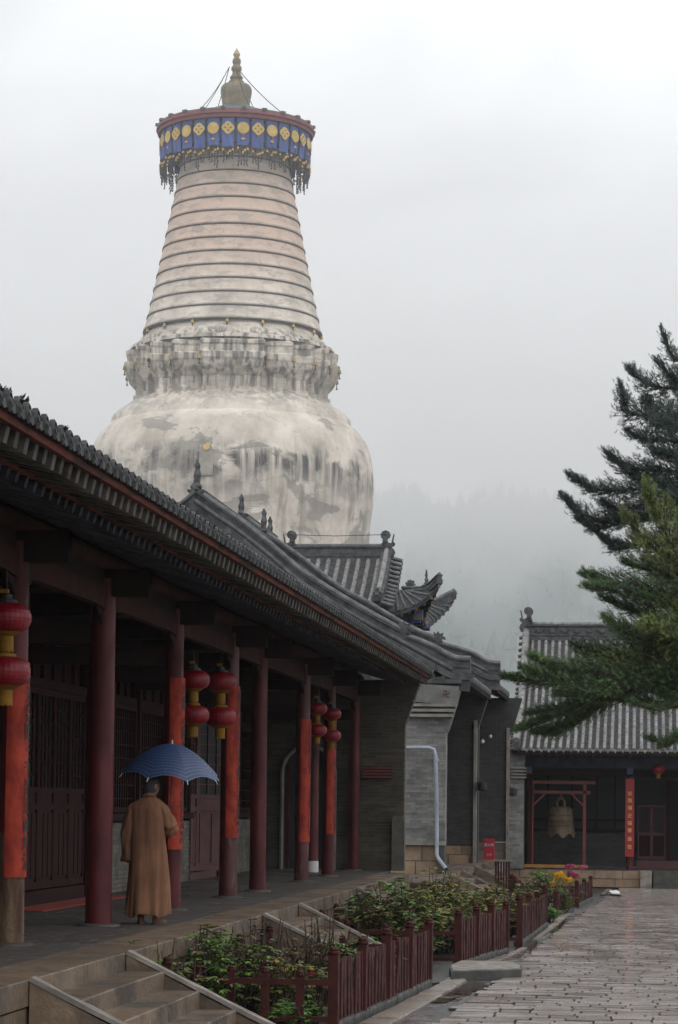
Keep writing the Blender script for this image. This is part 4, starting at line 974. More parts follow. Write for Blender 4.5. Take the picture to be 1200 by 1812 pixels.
# front skirt, from the slope ridge to the corner
patch(hc, lambda t: (-RU1+.2+t*.9, 88.3-t*.7, 9.93+.0*t), lambda t: (-RU1-.1+t*2.15, 87.1-.15*t, 9.12+.86*t**2.6), 8, .05, tile, tiledpan)
# right skirt, sagging between its upturned corners
patch(hc, lambda t: (-RU1+.75, 87.9+t*4.6, 10.05), lambda t: (-7.0-.75*(1-abs(2*t-1)**2.2), 86.9+6.5*t, 8.98+1.05*abs(2*t-1)**2.2), 20, .055, tile, tiledpan)
ridge_run(hc, [(-RU1+.1, 88.3, 9.75), (-8.4, 88.0, 9.68), (-7.8, 87.6, 9.72), (-7.3, 87.2, 9.92), (-6.95, 86.85, 10.2)], .2, .26, name='hip_ridge', cap=tile, capr=.07)
ridge_run(hc, [(-RU1+.4, 92.3, 9.75), (-8.2, 92.5, 9.68), (-7.6, 92.8, 9.78), (-6.95, 93.5, 10.2)], .2, .26, name='hip_ridge', cap=tile, capr=.07)
beast(hc, (-8.05, 87.75, 9.95), (.8, -.5, 0), .62); finial(hc, (-7.45, 87.3, 10.15), .5); beast(hc, (-6.95, 93.5, 10.2), (1, 0, 0), .4)
wall_box(hc, 'painted_beams', -13, -8.0, 88.0, 92.2, 8.4, 9.3, mat('blue_green_beam_paint', (.03, .06, .10), (.02, .03, .035), scale=2.5, rough=.7, lo=.45, hi=.55))
for k in range(7): MB().box((-8.0+.12, 88.1+k*.65, 9.0), (.34, .22, .3)).build('bracket', mat('bright_blue_bracket', (.02, .07, .30), (.12, .09, .02), scale=4, rough=.6, lo=.5, hi=.52) if k % 2 == 0 else darkred, hc)
MB().box((-7.75, 87.75, 9.1), (.3, .3, .35)).build('bracket', mat('bright_blue_bracket', (.02, .07, .30)), hc)
wall_box(hc, 'wall', -14, -8.3, 88.4, 92, 0, 8.5, darkred)
# wire rail running along the ridge
MB().tube([(-RU0, RYc, 12.15), (-11, RYc, 12.1), (-RU1, RYc, 12.15)], .012, 4).build('wire', ridgem, hc)
# ================================================================== BELL HALL ON THE RIGHT
bh = thing('bell_hall', 'low grey tiled hall closing the court, a bell in its open porch', 'hall', (0, 84, 0))
EY, RYY, EZ, BZ = 80.15, 86.6, 4.36, .55
PRR = [(0, 8.25), (1.0, 7.35), (2.2, 6.4), (3.6, 5.48), (5.0, 4.82), (6.45, 4.30)]
X0, X1 = -4.08, 4.4
roof(bh, (X0, RYY, 0), (1, 0, 0), (0, -1, 0), PRR, X1-X0, .231, .058, tilelite, tiledpan, first=.34, course=.105, rowseg=.3)
MB().add([(X0, RYY, 8.25), (X1, RYY, 8.25), (X1, 93, 4.3), (X0, 93, 4.3)], [(0, 1, 2, 3)]).build('rear_slope', tile, bh)
ridge_run(bh, [(X0+.1, RYY, 8.22), (X1, RYY, 8.22)], .3, .52, name='main_ridge', cap=tilelite)
ridge_run(bh, [(X0+.12, RYY-s, z) for s, z in prof_pts(PRR, .5)], .17, .26, name='verge_ridge', cap=tilelite, capr=.12)
chiwen(bh, (X0+.14, RYY, 8.45), (1, 0, 0), .72, th=.3)
for i, (s, z) in enumerate(prof_pts(PRR, .27)):
    MB().tube([(X0+.05, RYY-s, z+.03), (X0-.12, RYY-s, z-.02)], .06, 8).build('verge_tile', tile, bh)
for k in range(9):                                                  # carved scrolls of the ridge
    c = Vector((X0+.6+k*.42, RYY-.17, 8.49)); MB().prism([(.16*math.cos(q*.9)*(1 if q % 2 else .55), .08*math.sin(q*.9)) for q in range(7)], frame(c, (1, 0, 0), (0, 0, 1)), .05).build('carving', ridgem, bh)
# side walls, beams, rafters
y0_ = EY+.35
wall_box(bh, 'wing_wall_core', X0, X0+.34, y0_+.2, RYY+2, BZ, EZ+.1, brickdark)
sp_ = thing('brick_pier', 'narrow grey brick pier at the left end of the bell hall porch', 'pier', (X0+.17, y0_, BZ))
brick_wall(sp_, (X0-.22, y0_, BZ), (1, 0, 0), (0, -1, 0), 3.72, lambda z: [(0, .58+.10*max(0, z-3.1))], bricklite, mortarl, course=.07, bl=.24, nparts=120, thick=.2)
for zz in (3.42, 3.52, 3.62, 3.72): MB().box((X0+.2, y0_+.02, zz), (.46, .3, .045)).build('moulding', plaster, sp_)
wall_box(bh, 'rear_wall', X0, X1, 84.7, 84.9, BZ, EZ+1.3, mat('dim_blue_grey_wall', (.028, .032, .035), (.02, .022, .024), scale=1, rough=.8))
for nm_, zz, h_, m_ in (('eave_beam', 3.92, .3, mat('dark_blue_painted_beam', (.03, .045, .085), (.022, .028, .035), scale=3, rough=.7, lo=.45, hi=.55)), ('porch_lintel', 3.6, .2, darkwood)):
    wall_box(bh, nm_, X0+.35, X1, 81.72, 81.86, zz-h_/2, zz+h_/2, m_)
ochre = mat('ochre_rafter_end', (.16, .10, .03)); x = X0+.45
rr1 = MB().beam((0, EY+.08, 4.18), (0, EY+2.6, 4.75), .075, .085).mesh('flying_rafter', mat('dull_green_rafter', (.05, .06, .045), rough=.8)); rr2 = MB().box((0, EY+.07, 4.18), (.078, .012, .088)).mesh('rafter_end', ochre)
rr3 = MB().tube([(0, EY+.7, 4.10), (0, EY+2.8, 4.6)], .05, 8).mesh('rafter', rafterb)
while x < X1: piece('flying_rafter', rr1, bh, (x, 0, 0)); piece('rafter_end', rr2, bh, (x, 0, 0)); piece('rafter', rr3, bh, (x, 0, 0)); x += .231
wall_box(bh, 'eave_fascia', X0+.3, X1, EY+.03, EY+.07, 4.22, 4.29, mat('maroon_fascia', (.09, .018, .02), rough=.7))
for xx in (-3.62, -.40, 2.4):
    MB().tube([(xx, 81.8, BZ), (xx, 81.8, 3.5)], [.115, .11], 16).build('column', red if xx > -3 else darkred, bh, smooth=True)
    MB().box((xx, 81.7, 3.68), (.2, .25, .22)).build('beam_head', mat('bright_blue_bracket', (.02, .07, .30)), bh)
# couplet board with gold characters
cb = thing('couplet_board', 'bright red board with eight gold characters on the bell hall column', 'couplet board', (-.40, 81.66, .9))
b0, b1 = at(1115, 1516, 81.66).z, at(1115, 1378, 81.66).z
MB().prism([(-.14, b0), (.14, b0), (.14, b1), (-.14, b1)], frame((-.40, 81.66, 0), (1, 0, 0), (0, 0, 1)), .03).build('board', mat('bright_red_board', (.33, .012, .02), (.25, .01, .016), scale=3, rough=.45), cb)
for k, (ch, yy) in enumerate(zip('如我瑞正福常自在', (1404.5, 1417, 1430, 1444, 1457, 1470, 1485, 1499))):
    v, f = text_tris(ch, .145, .012); c = Vector((-.40, 81.612, at(1115, yy, 81.6).z)); MB().add([c+Vector((x, 0, y)) for x, y, _ in v], f).build('character', gold, cb)
# brick dado, rails, lattice doors of the bell hall
dd = thing('brick_dado', 'low grey brick wall inside the bell hall porch, left of the board with gold characters', 'wall', (-1.2, 84.5, BZ))
zt = at(1070, 1472, 84.5).z
brick_wall(dd, (-3.6, 84.5, BZ), (1, 0, 0), (0, -1, 0), zt-BZ, lambda z: [(0, 3.1)], brickdark, mortard, course=.06, bl=.26, nparts=200, thick=.15, key=lambda a, z: -a)
wall_box(bh, 'sill_rail', -3.6, -.5, 84.38, 84.5, zt, zt+.09, darkred)
wall_box(bh, 'window_rail', -3.6, -.5, 84.4, 84.5, zt+.36, zt+.42, darkred)
for xx in (-3.1, -2.3, -1.5, -.9): wall_box(bh, 'mullion', xx-.03, xx+.03, 84.42, 84.5, zt+.09, 3.7, darkred)
bd = mat('bell_hall_door_paint', (.085, .018, .022), (.06, .014, .018), scale=3, rough=.6)
xa, xb = -at(1128, 1500, 84.4).x*-1, at(1178, 1500, 84.4).x
for j in range(2):
    x0_, x1_ = xa+(xb-xa)*j*.5, xa+(xb-xa)*(j+1)*.5; f = MB(); zt2 = at(1150, 1425, 84.4).z
    for c0, c1, c2, c3 in ((x0_, x0_+.05, .82, zt2), (x1_-.05, x1_, .82, zt2), (x0_+.05, x1_-.05, .82, .92), (x0_+.05, x1_-.05, 1.6, 1.7), (x0_+.05, x1_-.05, zt2-.07, zt2)): f.box(((c0+c1)/2, 84.4, (c2+c3)/2), (c1-c0, .06, c3-c2))
    fo = f.build('door_leaf', bd, bh); MB().box(((x0_+x1_)/2, 84.42, 1.26), (x1_-x0_-.1, .02, .7)).build('panel', darkred, fo)
    for k in range(1, 5): MB().box((x0_+(x1_-x0_)*k/5, 84.41, (1.7+zt2)/2), (.016, .03, zt2-1.75)).build('lattice_bar', bd, fo)
wall_box(bh, 'threshold', xa-.02, X1, 82.6, 82.75, BZ, .82, mat('threshold_red', (.07, .014, .018), rough=.5))
wall_box(bh, 'door_post', xb+.02, xb+.14, 84.3, 84.45, BZ, 3.4, darkred)
wall_box(bh, 'doorway', xb+.15, X1-.2, 84.6, 84.68, .6, 3.4, black)
# porch floor: stone terrace
tp = thing('stone_platform', 'low tan stone terrace carrying the bell hall', 'platform', (0, 81, 0))
courses(tp, -4.3, -.05, 80.55, (0, .27, .53), .86, tanblock, d=.5)
wall_box(tp, 'floor', -4.3, 5, 80.9, 85, 0, .535, floorm)
MB().box((.12, 80.5, .27), (.36, .5, .56)).build('stair_cheek', stonelite, tp)
for k in range(3): MB().box((1.5, 80.3+k*.3, .08+k*.17), (2.3, .36, .17)).build('step', stonedk, tp)
# ------------------------------------------------------------------ bell and its frame
bf = thing('timber_stand', 'red painted timber stand in the porch, the bell hanging in it', 'stand', (-2.7, 81.9, BZ))
of = mat('bell_frame_red', (.17, .028, .02), (.12, .022, .018), scale=3, rough=.5)
xl, xr = at(941, 1500, 81.9).x, at(1034, 1500, 81.9).x; zt = at(990, 1386, 81.9).z; z2 = at(990, 1402, 81.9).z
for xx in (xl, xr): MB().box((xx, 81.9, (BZ+zt)/2), (.10, .10, zt-BZ)).build('post', of, bf)
MB().box((xl+.0, 81.85, 1.3), (.08, .04, 1.5)).build('worn_strip', mat('worn_orange', (.22, .07, .025), rough=.6), bf)
MB().box(((xl+xr)/2+.06, 81.9, zt+.03), (xr-xl+.55, .12, .10)).build('crossbeam', of, bf)
MB().box(((xl+xr)/2+.04, 81.9, z2), (xr-xl+.3, .10, .10)).build('crossbeam', of, bf)
for sx, xx in ((1, xl), (-1, xr)): MB().beam((xx+sx*.04, 81.9, z2-.42), (xx+sx*.42, 81.9, z2-.04), .06, .06).build('brace', of, bf)
MB().box(((xl+xr)/2-.1, 81.55, .62), (xr-xl+.45, .25, .10)).build('base_plank', mat('ochre_plank', (.36, .17, .03), (.27, .12, .02), scale=3, rough=.6), bf)
bc = Vector(((at(966, 1480, 81.9).x+at(1018, 1480, 81.9).x)/2, 81.9, at(991, 1476, 81.9).z)); R0 = (at(1018, 1480, 81.9).x-at(966, 1480, 81.9).x)/2
bl = thing('temple_bell', 'old bronze bell with a wavy lobed rim hanging in the red frame', 'bell', bc)
brz = mat('dusty_bronze', (.11, .078, .045), (.07, .05, .032), scale=5, rough=.6, rough2=.85, bump=.08, bscale=18, metal=.25)
def bw(r, z, t):
    k = max(0, .32-z)/.32; return (r, z-(.16*k*k*(.5-.5*math.cos(7*t)))*1.0)
H_ = at(991, 1427, 81.9).z-bc.z
prf = [(R0*.93, .02), (R0, .02), (R0*.985, .08), (R0*.93, .16), (R0*.90, .24), (R0*.885, .32), (R0*.90, .335), (R0*.90, .355), (R0*.87, .37), (R0*.86, .50), (R0*.875, .515), (R0*.875, .53), (R0*.85, .545), (R0*.83, .68), (R0*.845, .69), (R0*.845, .705), (R0*.82, .72), (R0*.80, .85), (R0*.74, .93), (R0*.58, .985), (R0*.3, 1.0), (0, 1.0)]
sc_z = H_/1.0
MB().lathe([(r, z*sc_z) for r, z in prf], 70, bc, fn=bw).build('bell_body', brz, bl, smooth=True)
MB().lathe([(R0*.9, .0), (R0*.8, .3), (R0*.7, .8), (0, .9)], 40, bc, fn=bw).build('hollow', black, bl)
for k in range(7):
    a = k*2*math.pi/7; c = bc+Vector((R0*.8*math.cos(a), R0*.8*math.sin(a), H_*.88)); MB().tube([c, c+Vector((math.cos(a), math.sin(a), .3))*.03], .035, 8).build('boss', ink, bl)
MB().tube([bc+Vector((-.11, 0, H_-.02)), bc+Vector((-.12, 0, H_+.14)), bc+Vector((-.05, 0, H_+.25)), bc+Vector((.05, 0, H_+.25)), bc+Vector((.12, 0, H_+.14)), bc+Vector((.11, 0, H_-.02))], .045, 8).tube([bc+Vector((0, 0, H_+.2)), bc+Vector((0, 0, z2-bc.z))], .03, 6).build('hanging_loop', brz, bl, smooth=True)
lantern_at(1165, 1350, 12, 81.0, n2=False, label='single red lantern with yellow fringe hanging at the bell hall eave')
# ------------------------------------------------------------------ small fittings
def spot(px, py, Y, lab, s=1.0):
    p = at(px, py, Y); t = thing('floodlight', lab, 'lamp', p, 'dark floodlights beside the porches')
    MB().box(p, (.22*s, .18*s, .26*s)).lathe([(.0, -.14*s), (.12*s, -.1*s), (.13*s, .08*s), (0, .13*s)], 10, p+Vector((.05*s, -.04, 0))).build('housing', tiledark, t)
    MB().tube([p+Vector((-.02, .05, .1)), p+Vector((-.12*s, .15, .25*s)), p+Vector((-.2*s, .2, .2*s))], .015, 5).build('arm', ink, t)
spot(851, 1391, 71.0, 'dark floodlight on the light wall edge between the two dark porch walls')
spot(905, 1401, 80.2, 'dark floodlight on the narrow pier left of the bell', 1.0)
for px_, py_, Y, lb in ((868, 1303, 77.5, 'round white light bulb on the dark wall under the far porch eave'), (854, 1312, 70.9, 'small white camera dome at the edge of the nearer dark porch wall')):
    p = at(px_, py_, Y); t = thing('wall_lamp', lb, 'lamp', p)
    MB().lathe([(0, -.055), (.04, -.04), (.055, 0), (.04, .04), (0, .055)], 12, p).build('globe', mat('white_globe', (.6, .62, .65), rough=.3), t, smooth=True)
    MB().tube([p+Vector((0, .05, .03)), p+Vector((0, .2, .08))], .02, 6).build('bracket', tiledark, t)
# ================================================================== WHITE TOWER
K = 174.2/F                                     # metres per photo pixel at the tower axis
SX, SY = -28.27, 172.0
def sz(y): return at(412, y, SY).z
st = thing('white_tower', 'huge weathered white bottle shaped tower with ringed neck, wide blue fringed canopy and golden finial', 'tower', (SX, SY, 0))
def stupa_nodes(m, n, l, g, cur, b):
    tc = n.new('ShaderNodeVectorMath'); tc.operation = 'SUBTRACT'; l.new(g.outputs['Position'], tc.inputs[0]); tc.inputs[1].default_value = (SX, SY, 0)
    def ns(scale, sc3, det=6, dist=0, seed=0):
        mp = n.new('ShaderNodeMapping'); mp.inputs['Scale'].default_value = sc3; mp.inputs['Location'].default_value = (seed, seed, seed); l.new(tc.outputs[0], mp.inputs[0])
        z = n.new('ShaderNodeTexNoise'); z.inputs['Scale'].default_value = scale; z.inputs['Detail'].default_value = det; z.inputs['Distortion'].default_value = dist; z.inputs['Roughness'].default_value = .6
        l.new(mp.outputs[0], z.inputs['Vector']); return z.outputs['Fac']
    def rng(x, a, b_, c=0., d=1.):
        r = n.new('ShaderNodeMapRange'); r.inputs[1].default_value = a; r.inputs[2].default_value = b_; r.inputs[3].default_value = c; r.inputs[4].default_value = d; l.new(x, r.inputs[0]); return r.outputs[0]
    def mul(a, b_):
        r = n.new('ShaderNodeMath'); r.operation = 'MULTIPLY'; l.new(a, r.inputs[0])
        if isinstance(b_, float): r.inputs[1].default_value = b_
        else: l.new(b_, r.inputs[1])
        return r.outputs[0]
    def mix(f, a, col):
        r = n.new('ShaderNodeMix'); r.data_type = 'RGBA'; l.new(f, r.inputs[0]); l.new(a, r.inputs[6]); r.inputs[7].default_value = (*col, 1); return r.outputs[2]
    sp = n.new('ShaderNodeSeparateXYZ'); l.new(g.outputs['Position'], sp.inputs[0]); z = sp.outputs['Z']
    # warm band on the middle of the neck
    warm = mul(rng(z, 36, 40.5), rng(z, 47, 44)); c = mix(mul(warm, .85), cur, (.60, .44, .35))
    # large patches of bare grey render, crisp edged
    patch_ = rng(ns(.27, (1, 1, 1.5), 12, .7, 5), .545, .575); c = mix(mul(mul(patch_, rng(z, 29.6, 28.2)), .72), c, (.25, .235, .205))
    # soot belt below the shoulder and at the sumeru
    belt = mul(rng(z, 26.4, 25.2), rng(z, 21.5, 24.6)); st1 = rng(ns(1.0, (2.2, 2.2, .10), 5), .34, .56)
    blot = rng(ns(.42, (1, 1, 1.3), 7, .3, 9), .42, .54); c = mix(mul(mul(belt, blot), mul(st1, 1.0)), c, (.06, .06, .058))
    # long drips down the body
    drip = rng(ns(1.0, (1.3, 1.3, .035), 4, 0, 2), .50, .62); c = mix(mul(mul(drip, rng(z, 27, 22)), .75), c, (.24, .215, .17))
    # stained bands on the stepped base
    sb = mul(rng(z, 34.6, 33.9), rng(z, 28.6, 30.4)); s2 = rng(ns(1.0, (2.6, 2.6, .25), 6, 0, 3), .44, .60); c = mix(mul(mul(sb, s2), .9), c, (.11, .108, .095))
    s3 = rng(ns(.9, (1, 1, 2.5), 8, .2, 4), .5, .6); c = mix(mul(mul(s3, rng(z, 28.3, 29.2)), .45), c, (.27, .265, .24))
    # cracks
    v = n.new('ShaderNodeTexVoronoi'); v.feature = 'DISTANCE_TO_EDGE'; v.inputs['Scale'].default_value = .28; 
    nn = n.new('ShaderNodeTexNoise'); nn.inputs['Scale'].default_value = 1.4; nn.inputs['Detail'].default_value = 5; l.new(tc.outputs[0], nn.inputs['Vector'])
    ad = n.new('ShaderNodeVectorMath'); ad.operation = 'ADD'; l.new(tc.outputs[0], ad.inputs[0]); l.new(nn.outputs['Color'], ad.inputs[1]); l.new(ad.outputs[0], v.inputs['Vector'])
    c = mix(mul(rng(v.outputs['Distance'], .010, .002), .3), c, (.16, .16, .15))
    return c
white = mat('weathered_limewash', (.75, .68, .59), (.46, .415, .35), scale=.45, rough=.9, bump=.6, bscale=1.6, detail=9, custom=stupa_nodes)
ringdk = mat('dark_ring_groove', (.10, .10, .10), (.06, .06, .06), scale=1, rough=.9)
def lz(name, prof, n=96, m=white, fn=None, smooth=True): return MB().lathe(prof, n, (SX, SY, 0), fn=fn).build(name, m, st, smooth=smooth)
hw = lambda p: p*K
bot = sz(960)
body = [(hw(236), 0), (hw(240), bot-8), (hw(247), bot), (hw(252), sz(900)), (hw(254), sz(850)), (hw(251), sz(822)), (hw(246), sz(800)), (hw(238), sz(782)), (hw(228), sz(768)), (hw(216), sz(757)), (hw(200), sz(748)), (hw(186), sz(744))]
lz('body', smooth_prof(body, 60), 128, fn=lambda r, z, t: (r+.07*noise.noise(Vector((math.cos(t)*3, math.sin(t)*3, z*.5))), z))
# lotus band above the shoulder
def lot(r, z, t): return (r*(1+.012*(abs(math.sin(9*t))**.5)), z)
def petals(z0, z1, r0, r1, N, m, name):
    for k in range(N):
        a = 2*math.pi*(k+.5)/N; mb = MB(); vs = []; nn = 5
        for j in range(5):
            v_ = j/4; zz = z0+(z1-z0)*v_; rr_ = r0+(r1-r0)*v_
            half = math.pi/N*(.93 if v_ < .75 else .93*(1-(v_-.75)*1.6))
            for i in range(nn+1):
                s = 2*i/nn-1; b_ = .30*(1-s*s)**.5*(1-.5*v_); vs.append((SX+(rr_+b_)*math.cos(a+s*half), SY+(rr_+b_)*math.sin(a+s*half), zz+.10*(1-s*s)*(v_)))
        fs = [(j*(nn+1)+i, j*(nn+1)+i+1, (j+1)*(nn+1)+i+1, (j+1)*(nn+1)+i) for j in range(4) for i in range(nn)]
        mb.add(vs, fs).build(name, m, st, smooth=True)
lz('lotus_band', [(hw(215), sz(758)), (hw(212), sz(744)), (hw(204), sz(735)), (hw(190), sz(727)), (hw(178), sz(718)), (hw(168), sz(712))], 96)
petals(sz(757), sz(738), hw(206), hw(196), 26, white, 'petal'); petals(sz(738), sz(722), hw(192), hw(178), 30, white, 'petal')
# stepped square base of the neck
ang0 = math.atan2(-172.0, 28.27)
def stepped(Rr, zs, name, m=white, inset=0):
    q = [(1, .30), (.90, .30), (.90, .56), (.76, .56), (.76, .76), (.56, .76), (.56, .90), (.30, .90), (.30, 1)]
    pts = []
    for k in range(4):
        c, s = math.cos(k*math.pi/2+ang0), math.sin(k*math.pi/2+ang0)
        pts += [(x*c-y*s, x*s+y*c) for x, y in q]
    n = len(pts); vs = []
    for r, z in zs: vs += [(SX+x*r*Rr, SY+y*r*Rr, z) for x, y in pts]
    m_ = len(zs); fs = [(i*n+k, i*n+(k+1) % n, (i+1)*n+(k+1) % n, (i+1)*n+k) for i in range(m_-1) for k in range(n)]+[tuple(range((m_-1)*n, m_*n)), tuple(range(n-1, -1, -1))]
    MB().add(vs, fs).build(name, m, st); return pts
stepped(hw(170), [(1.02, sz(722)), (1.02, sz(712)), (.985, sz(710)), (.985, sz(692))], 'base_wall')
stepped(hw(187), [(.90, sz(692)), (.93, sz(686)), (.98, sz(676)), (1.0, sz(668)), (1.015, sz(664)), (1.015, sz(655)), (.985, sz(652)), (.985, sz(642)), (1.0, sz(639)), (1.0, sz(634)), (.93, sz(629)), (.93, sz(622))], 'base_cornice')
for k in range(36):                              # pilasters and drops on the stepped wall
    pass
q = [(1, 0), (1, .30), (.90, .30), (.90, .56), (.76, .56), (.76, .76), (.56, .76), (.56, .90), (.30, .90), (.30, 1), (0, 1)]
bellg = mat('small_bell_gold', (.55, .36, .08), (.4, .25, .05), scale=1, rough=.45)
cordm = mat('dark_bell_cord', (.05, .05, .055), rough=.8)
bme = MB().lathe([(0, .0), (.10, -.02), (.12, -.16), (.16, -.26), (.12, -.26), (0, -.24)], 8).mesh('small_bell', bellg)
cme = MB().tube([(0, 0, -.2), (0, 0, -.62)], .035, 5).box((0, 0, -.62), (.12, .12, .1)).mesh('clapper', cordm)
def sbell(x, y, z, s=1.0):
    a = piece('small_bell', bme, st, (x, y, z), None, (s, s, s)); piece('clapper', cme, a, (x, y, z), None, (s, s, s))
for k in range(4):
    c, s = math.cos(k*math.pi/2+ang0), math.sin(k*math.pi/2+ang0)
    for (x, y) in ((1, .30), (.9, .56), (.76, .76), (.56, .9), (.30, 1), (1, -.30), (.9, -.56), (.56, -.9), (.76, -.76), (.30, -1)):
        if x < .3: continue
        r = hw(189); sbell(SX+(x*c-y*s)*r, SY+(x*s+y*c)*r, sz(661), .95)
    for x, y in ((.99, -.15), (.99, .15), (.89, .43), (.89, -.43)):
        r = hw(170); wb = Matrix.Translation((SX+(x*c-y*s)*r, SY+(x*s+y*c)*r, sz(701))) @ Matrix.Rotation(k*math.pi/2+ang0, 4, 'Z'); MB().box((0, 0, 0), (.14, .42, sz(692)-sz(711)), M=wb).build('pilaster', white, st)
# rounded steps carrying the ringed neck
lz('neck_base', [(hw(182), sz(628)), (hw(180), sz(622)), (hw(165), sz(616)), (hw(163), sz(608)), (hw(156), sz(604)), (hw(154), sz(598)), (hw(150), sz(597)), (hw(148), sz(584))], 96, fn=lot)
petals(sz(628), sz(610), hw(172), hw(162), 24, white, 'petal')
# thirteen rings
NR = 13; zt_, zb_ = sz(276), sz(592)
for k in range(NR):
    f0, f1 = k/NR, (k+1)/NR; z0, z1 = zb_+(zt_-zb_)*f0, zb_+(zt_-zb_)*f1
    r0, r1 = hw(158+(92-158)*f0**.93), hw(158+(92-158)*f1**.93)
    lz('neck_ring', [(r0-.55, z0+.02), (r0-.02, z0), (r0+.05, z0+.05), (r0+.06, z0+.14), (r0-.0, z0+.20), ((r0+r1)/2+.03, (z0+z1)/2), (r1+.02, z1-.03), (r1-.35, z1+.0)], 96)
    lz('ring_groove', [(r0-.10, z0-.10), (r0+.085, z0-.055), (r0+.085, z0+.015), (r0-.1, z0+.03)], 96, ringdk)
    if k == 0:
        for j in range(16): a = 2*math.pi*j/16+.1; sbell(SX+(r0+.02)*math.cos(a), SY+(r0+.02)*math.sin(a), z0-.05, .85)
# iron struts at the top of the neck
for j in range(8):
    a = ang0+.35+2*math.pi*j/8; r0, r1 = hw(99), hw(94); MB().tube([(SX+r0*math.cos(a), SY+r0*math.sin(a), sz(338)), (SX+r1*math.cos(a), SY+r1*math.sin(a), sz(275)), (SX+hw(134)*math.cos(a), SY+hw(134)*math.sin(a), sz(236))], .06, 6).build('strut', cordm, st)
# canopy: plate, painted rim
cz = sz(241)
patina = mat('green_grey_bronze', (.09, .115, .105), (.05, .06, .055), scale=1.5, rough=.6); crim = mat('dull_red_rim', (.22, .055, .06), (.15, .045, .05), scale=2, rough=.7)
lz('canopy_plate', [(hw(28), cz+2.0), (hw(70), cz+1.35), (hw(134), cz+.62), (hw(140), cz+.52), (hw(141), cz+.42)], 96, patina)
lz('canopy_rim', [(hw(141), cz+.44), (hw(142), cz+.20), (hw(138.5), cz+.14), (hw(138), cz+.04), (hw(139.5), cz+.02), (hw(139), cz-.08), (hw(136), cz-.10)], 96, crim)
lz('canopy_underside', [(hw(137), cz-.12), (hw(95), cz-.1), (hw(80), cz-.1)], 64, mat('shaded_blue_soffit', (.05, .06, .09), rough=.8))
for j in range(24):
    a = 2*math.pi*j/24; MB().box((SX+hw(140)*math.cos(a), SY+hw(140)*math.sin(a), cz+.52), (.3, .3, .16), a).build('rim_knob', patina, st)
# blue curtains with gold medallions and hanging bells
blue = mat('faded_blue_cloth', (.055, .10, .30), (.035, .065, .20), scale=.8, rough=.8, rnd=.12)
blue2 = mat('dark_blue_cloth', (.025, .045, .12), (.02, .03, .08), scale=.8, rough=.8)
medal = mat('medallion_gold', (.60, .42, .10), (.42, .27, .06), scale=2.2, rough=.5); mred = mat('pink_red_knot', (.45, .06, .08), rough=.7)
NP = 32; Rc = hw(134); rr = random.Random(3)
for k in range(NP):
    a = ang0+2*math.pi*(k+.5)/NP; hf = math.pi/NP*.80; t_ = Matrix.Translation((SX, SY, 0)) @ Matrix.Rotation(a, 4, 'Z'); H_ = 1.85+.12*(k % 2)
    def cur_(R, h, za, zb, nn=4):
        vs = []
        for zz in (za, (za+zb)/2, zb):
            for i in range(nn+1):
                s = 2*i/nn-1; vs.append(t_ @ Vector((R*math.cos(s*h)+.04*math.sin(s*6+zz*2), R*math.sin(s*h), zz)))
        fs = [(j*(nn+1)+i, j*(nn+1)+i+1, (j+1)*(nn+1)+i+1, (j+1)*(nn+1)+i) for j in range(2) for i in range(nn)]
        n0 = len(vs); vs += [v+Vector((0, 0, 0))-(t_.to_3x3() @ Vector((.05, 0, 0))) for v in vs]; fs += [tuple(n0+q for q in reversed(f)) for f in fs]
        return MB().add(vs, fs)
    c = cur_(Rc, hf, cz-.12, cz-.12-H_).build('curtain', blue, st)
    cur_(Rc-.18, math.pi/NP*1.0, cz-.3, cz-.3-1.35).build('inner_curtain', blue2, st)
    mz = cz-.80; Fm = t_ @ Matrix(((0, 0, 1, Rc+.03), (1, 0, 0, 0), (0, 1, 0, mz), (0, 0, 0, 1)))
    if k % 2 == 0:
        P = [(.40*math.cos(q*math.pi/10), .40*math.sin(q*math.pi/10)) for q in range(20)]
    else: P = [(.44*math.cos(q*math.pi/8)*(1 if q % 4 == 0 else .93 if q % 2 else .80), .44*math.sin(q*math.pi/8)*(1 if q % 4 == 0 else .93 if q % 2 else .80)) for q in range(16)]
    me_ = MB().prism(P, Fm, .05).build('medallion', medal, c)
    hb_ = MB()
    for q in range(4): hb_.prism([(.06*math.cos(w_)+.2*math.cos(q*math.pi/2), .06*math.sin(w_)+.2*math.sin(q*math.pi/2)) for w_ in [j*math.pi/3 for j in range(6)]], Fm @ Matrix.Translation((0, 0, .045)), .015)
    if k % 2: hb_.build('pierced_hole', blue2, c)
    MB().prism([(-.07, -.44), (0, -.58), (.07, -.44)], Fm, .05).build('knot', mred, c)
    if k % 2 == 0: MB().prism([(-.16, -.74), (0, -.82), (.16, -.74), (0, -.66)], Fm, .05).build('small_charm', medal, c)
    for s, dz in ((-.8, .02), (0, .28), (.8, .05), (.35, .12)):
        a2 = a+s*hf; zz = cz-.12-H_-.06-dz-rr.uniform(0, .12); sbell(SX+Rc*math.cos(a2), SY+Rc*math.sin(a2), zz, .62)
    # strings of dark beads and leaves hanging below the hem
    for s in (-.7, -.25, .25, .7):
        a2 = a+s*hf; x, y = SX+(Rc-.1)*math.cos(a2), SY+(Rc-.1)*math.sin(a2); zz = cz-.14-H_; n_ = rr.randint(3, 7)
        zb0 = zz; bd_ = MB()
        for j in range(n_+2): zz -= rr.uniform(.12, .2); bd_.box((x+rr.uniform(-.05, .05), y+rr.uniform(-.05, .05), zz), (.085, .05, .10), rr.uniform(0, 3))
        bd_.tube([(x, y, zb0+.1), (x, y, zz)], .03, 4).build('bead_string', cordm, c)
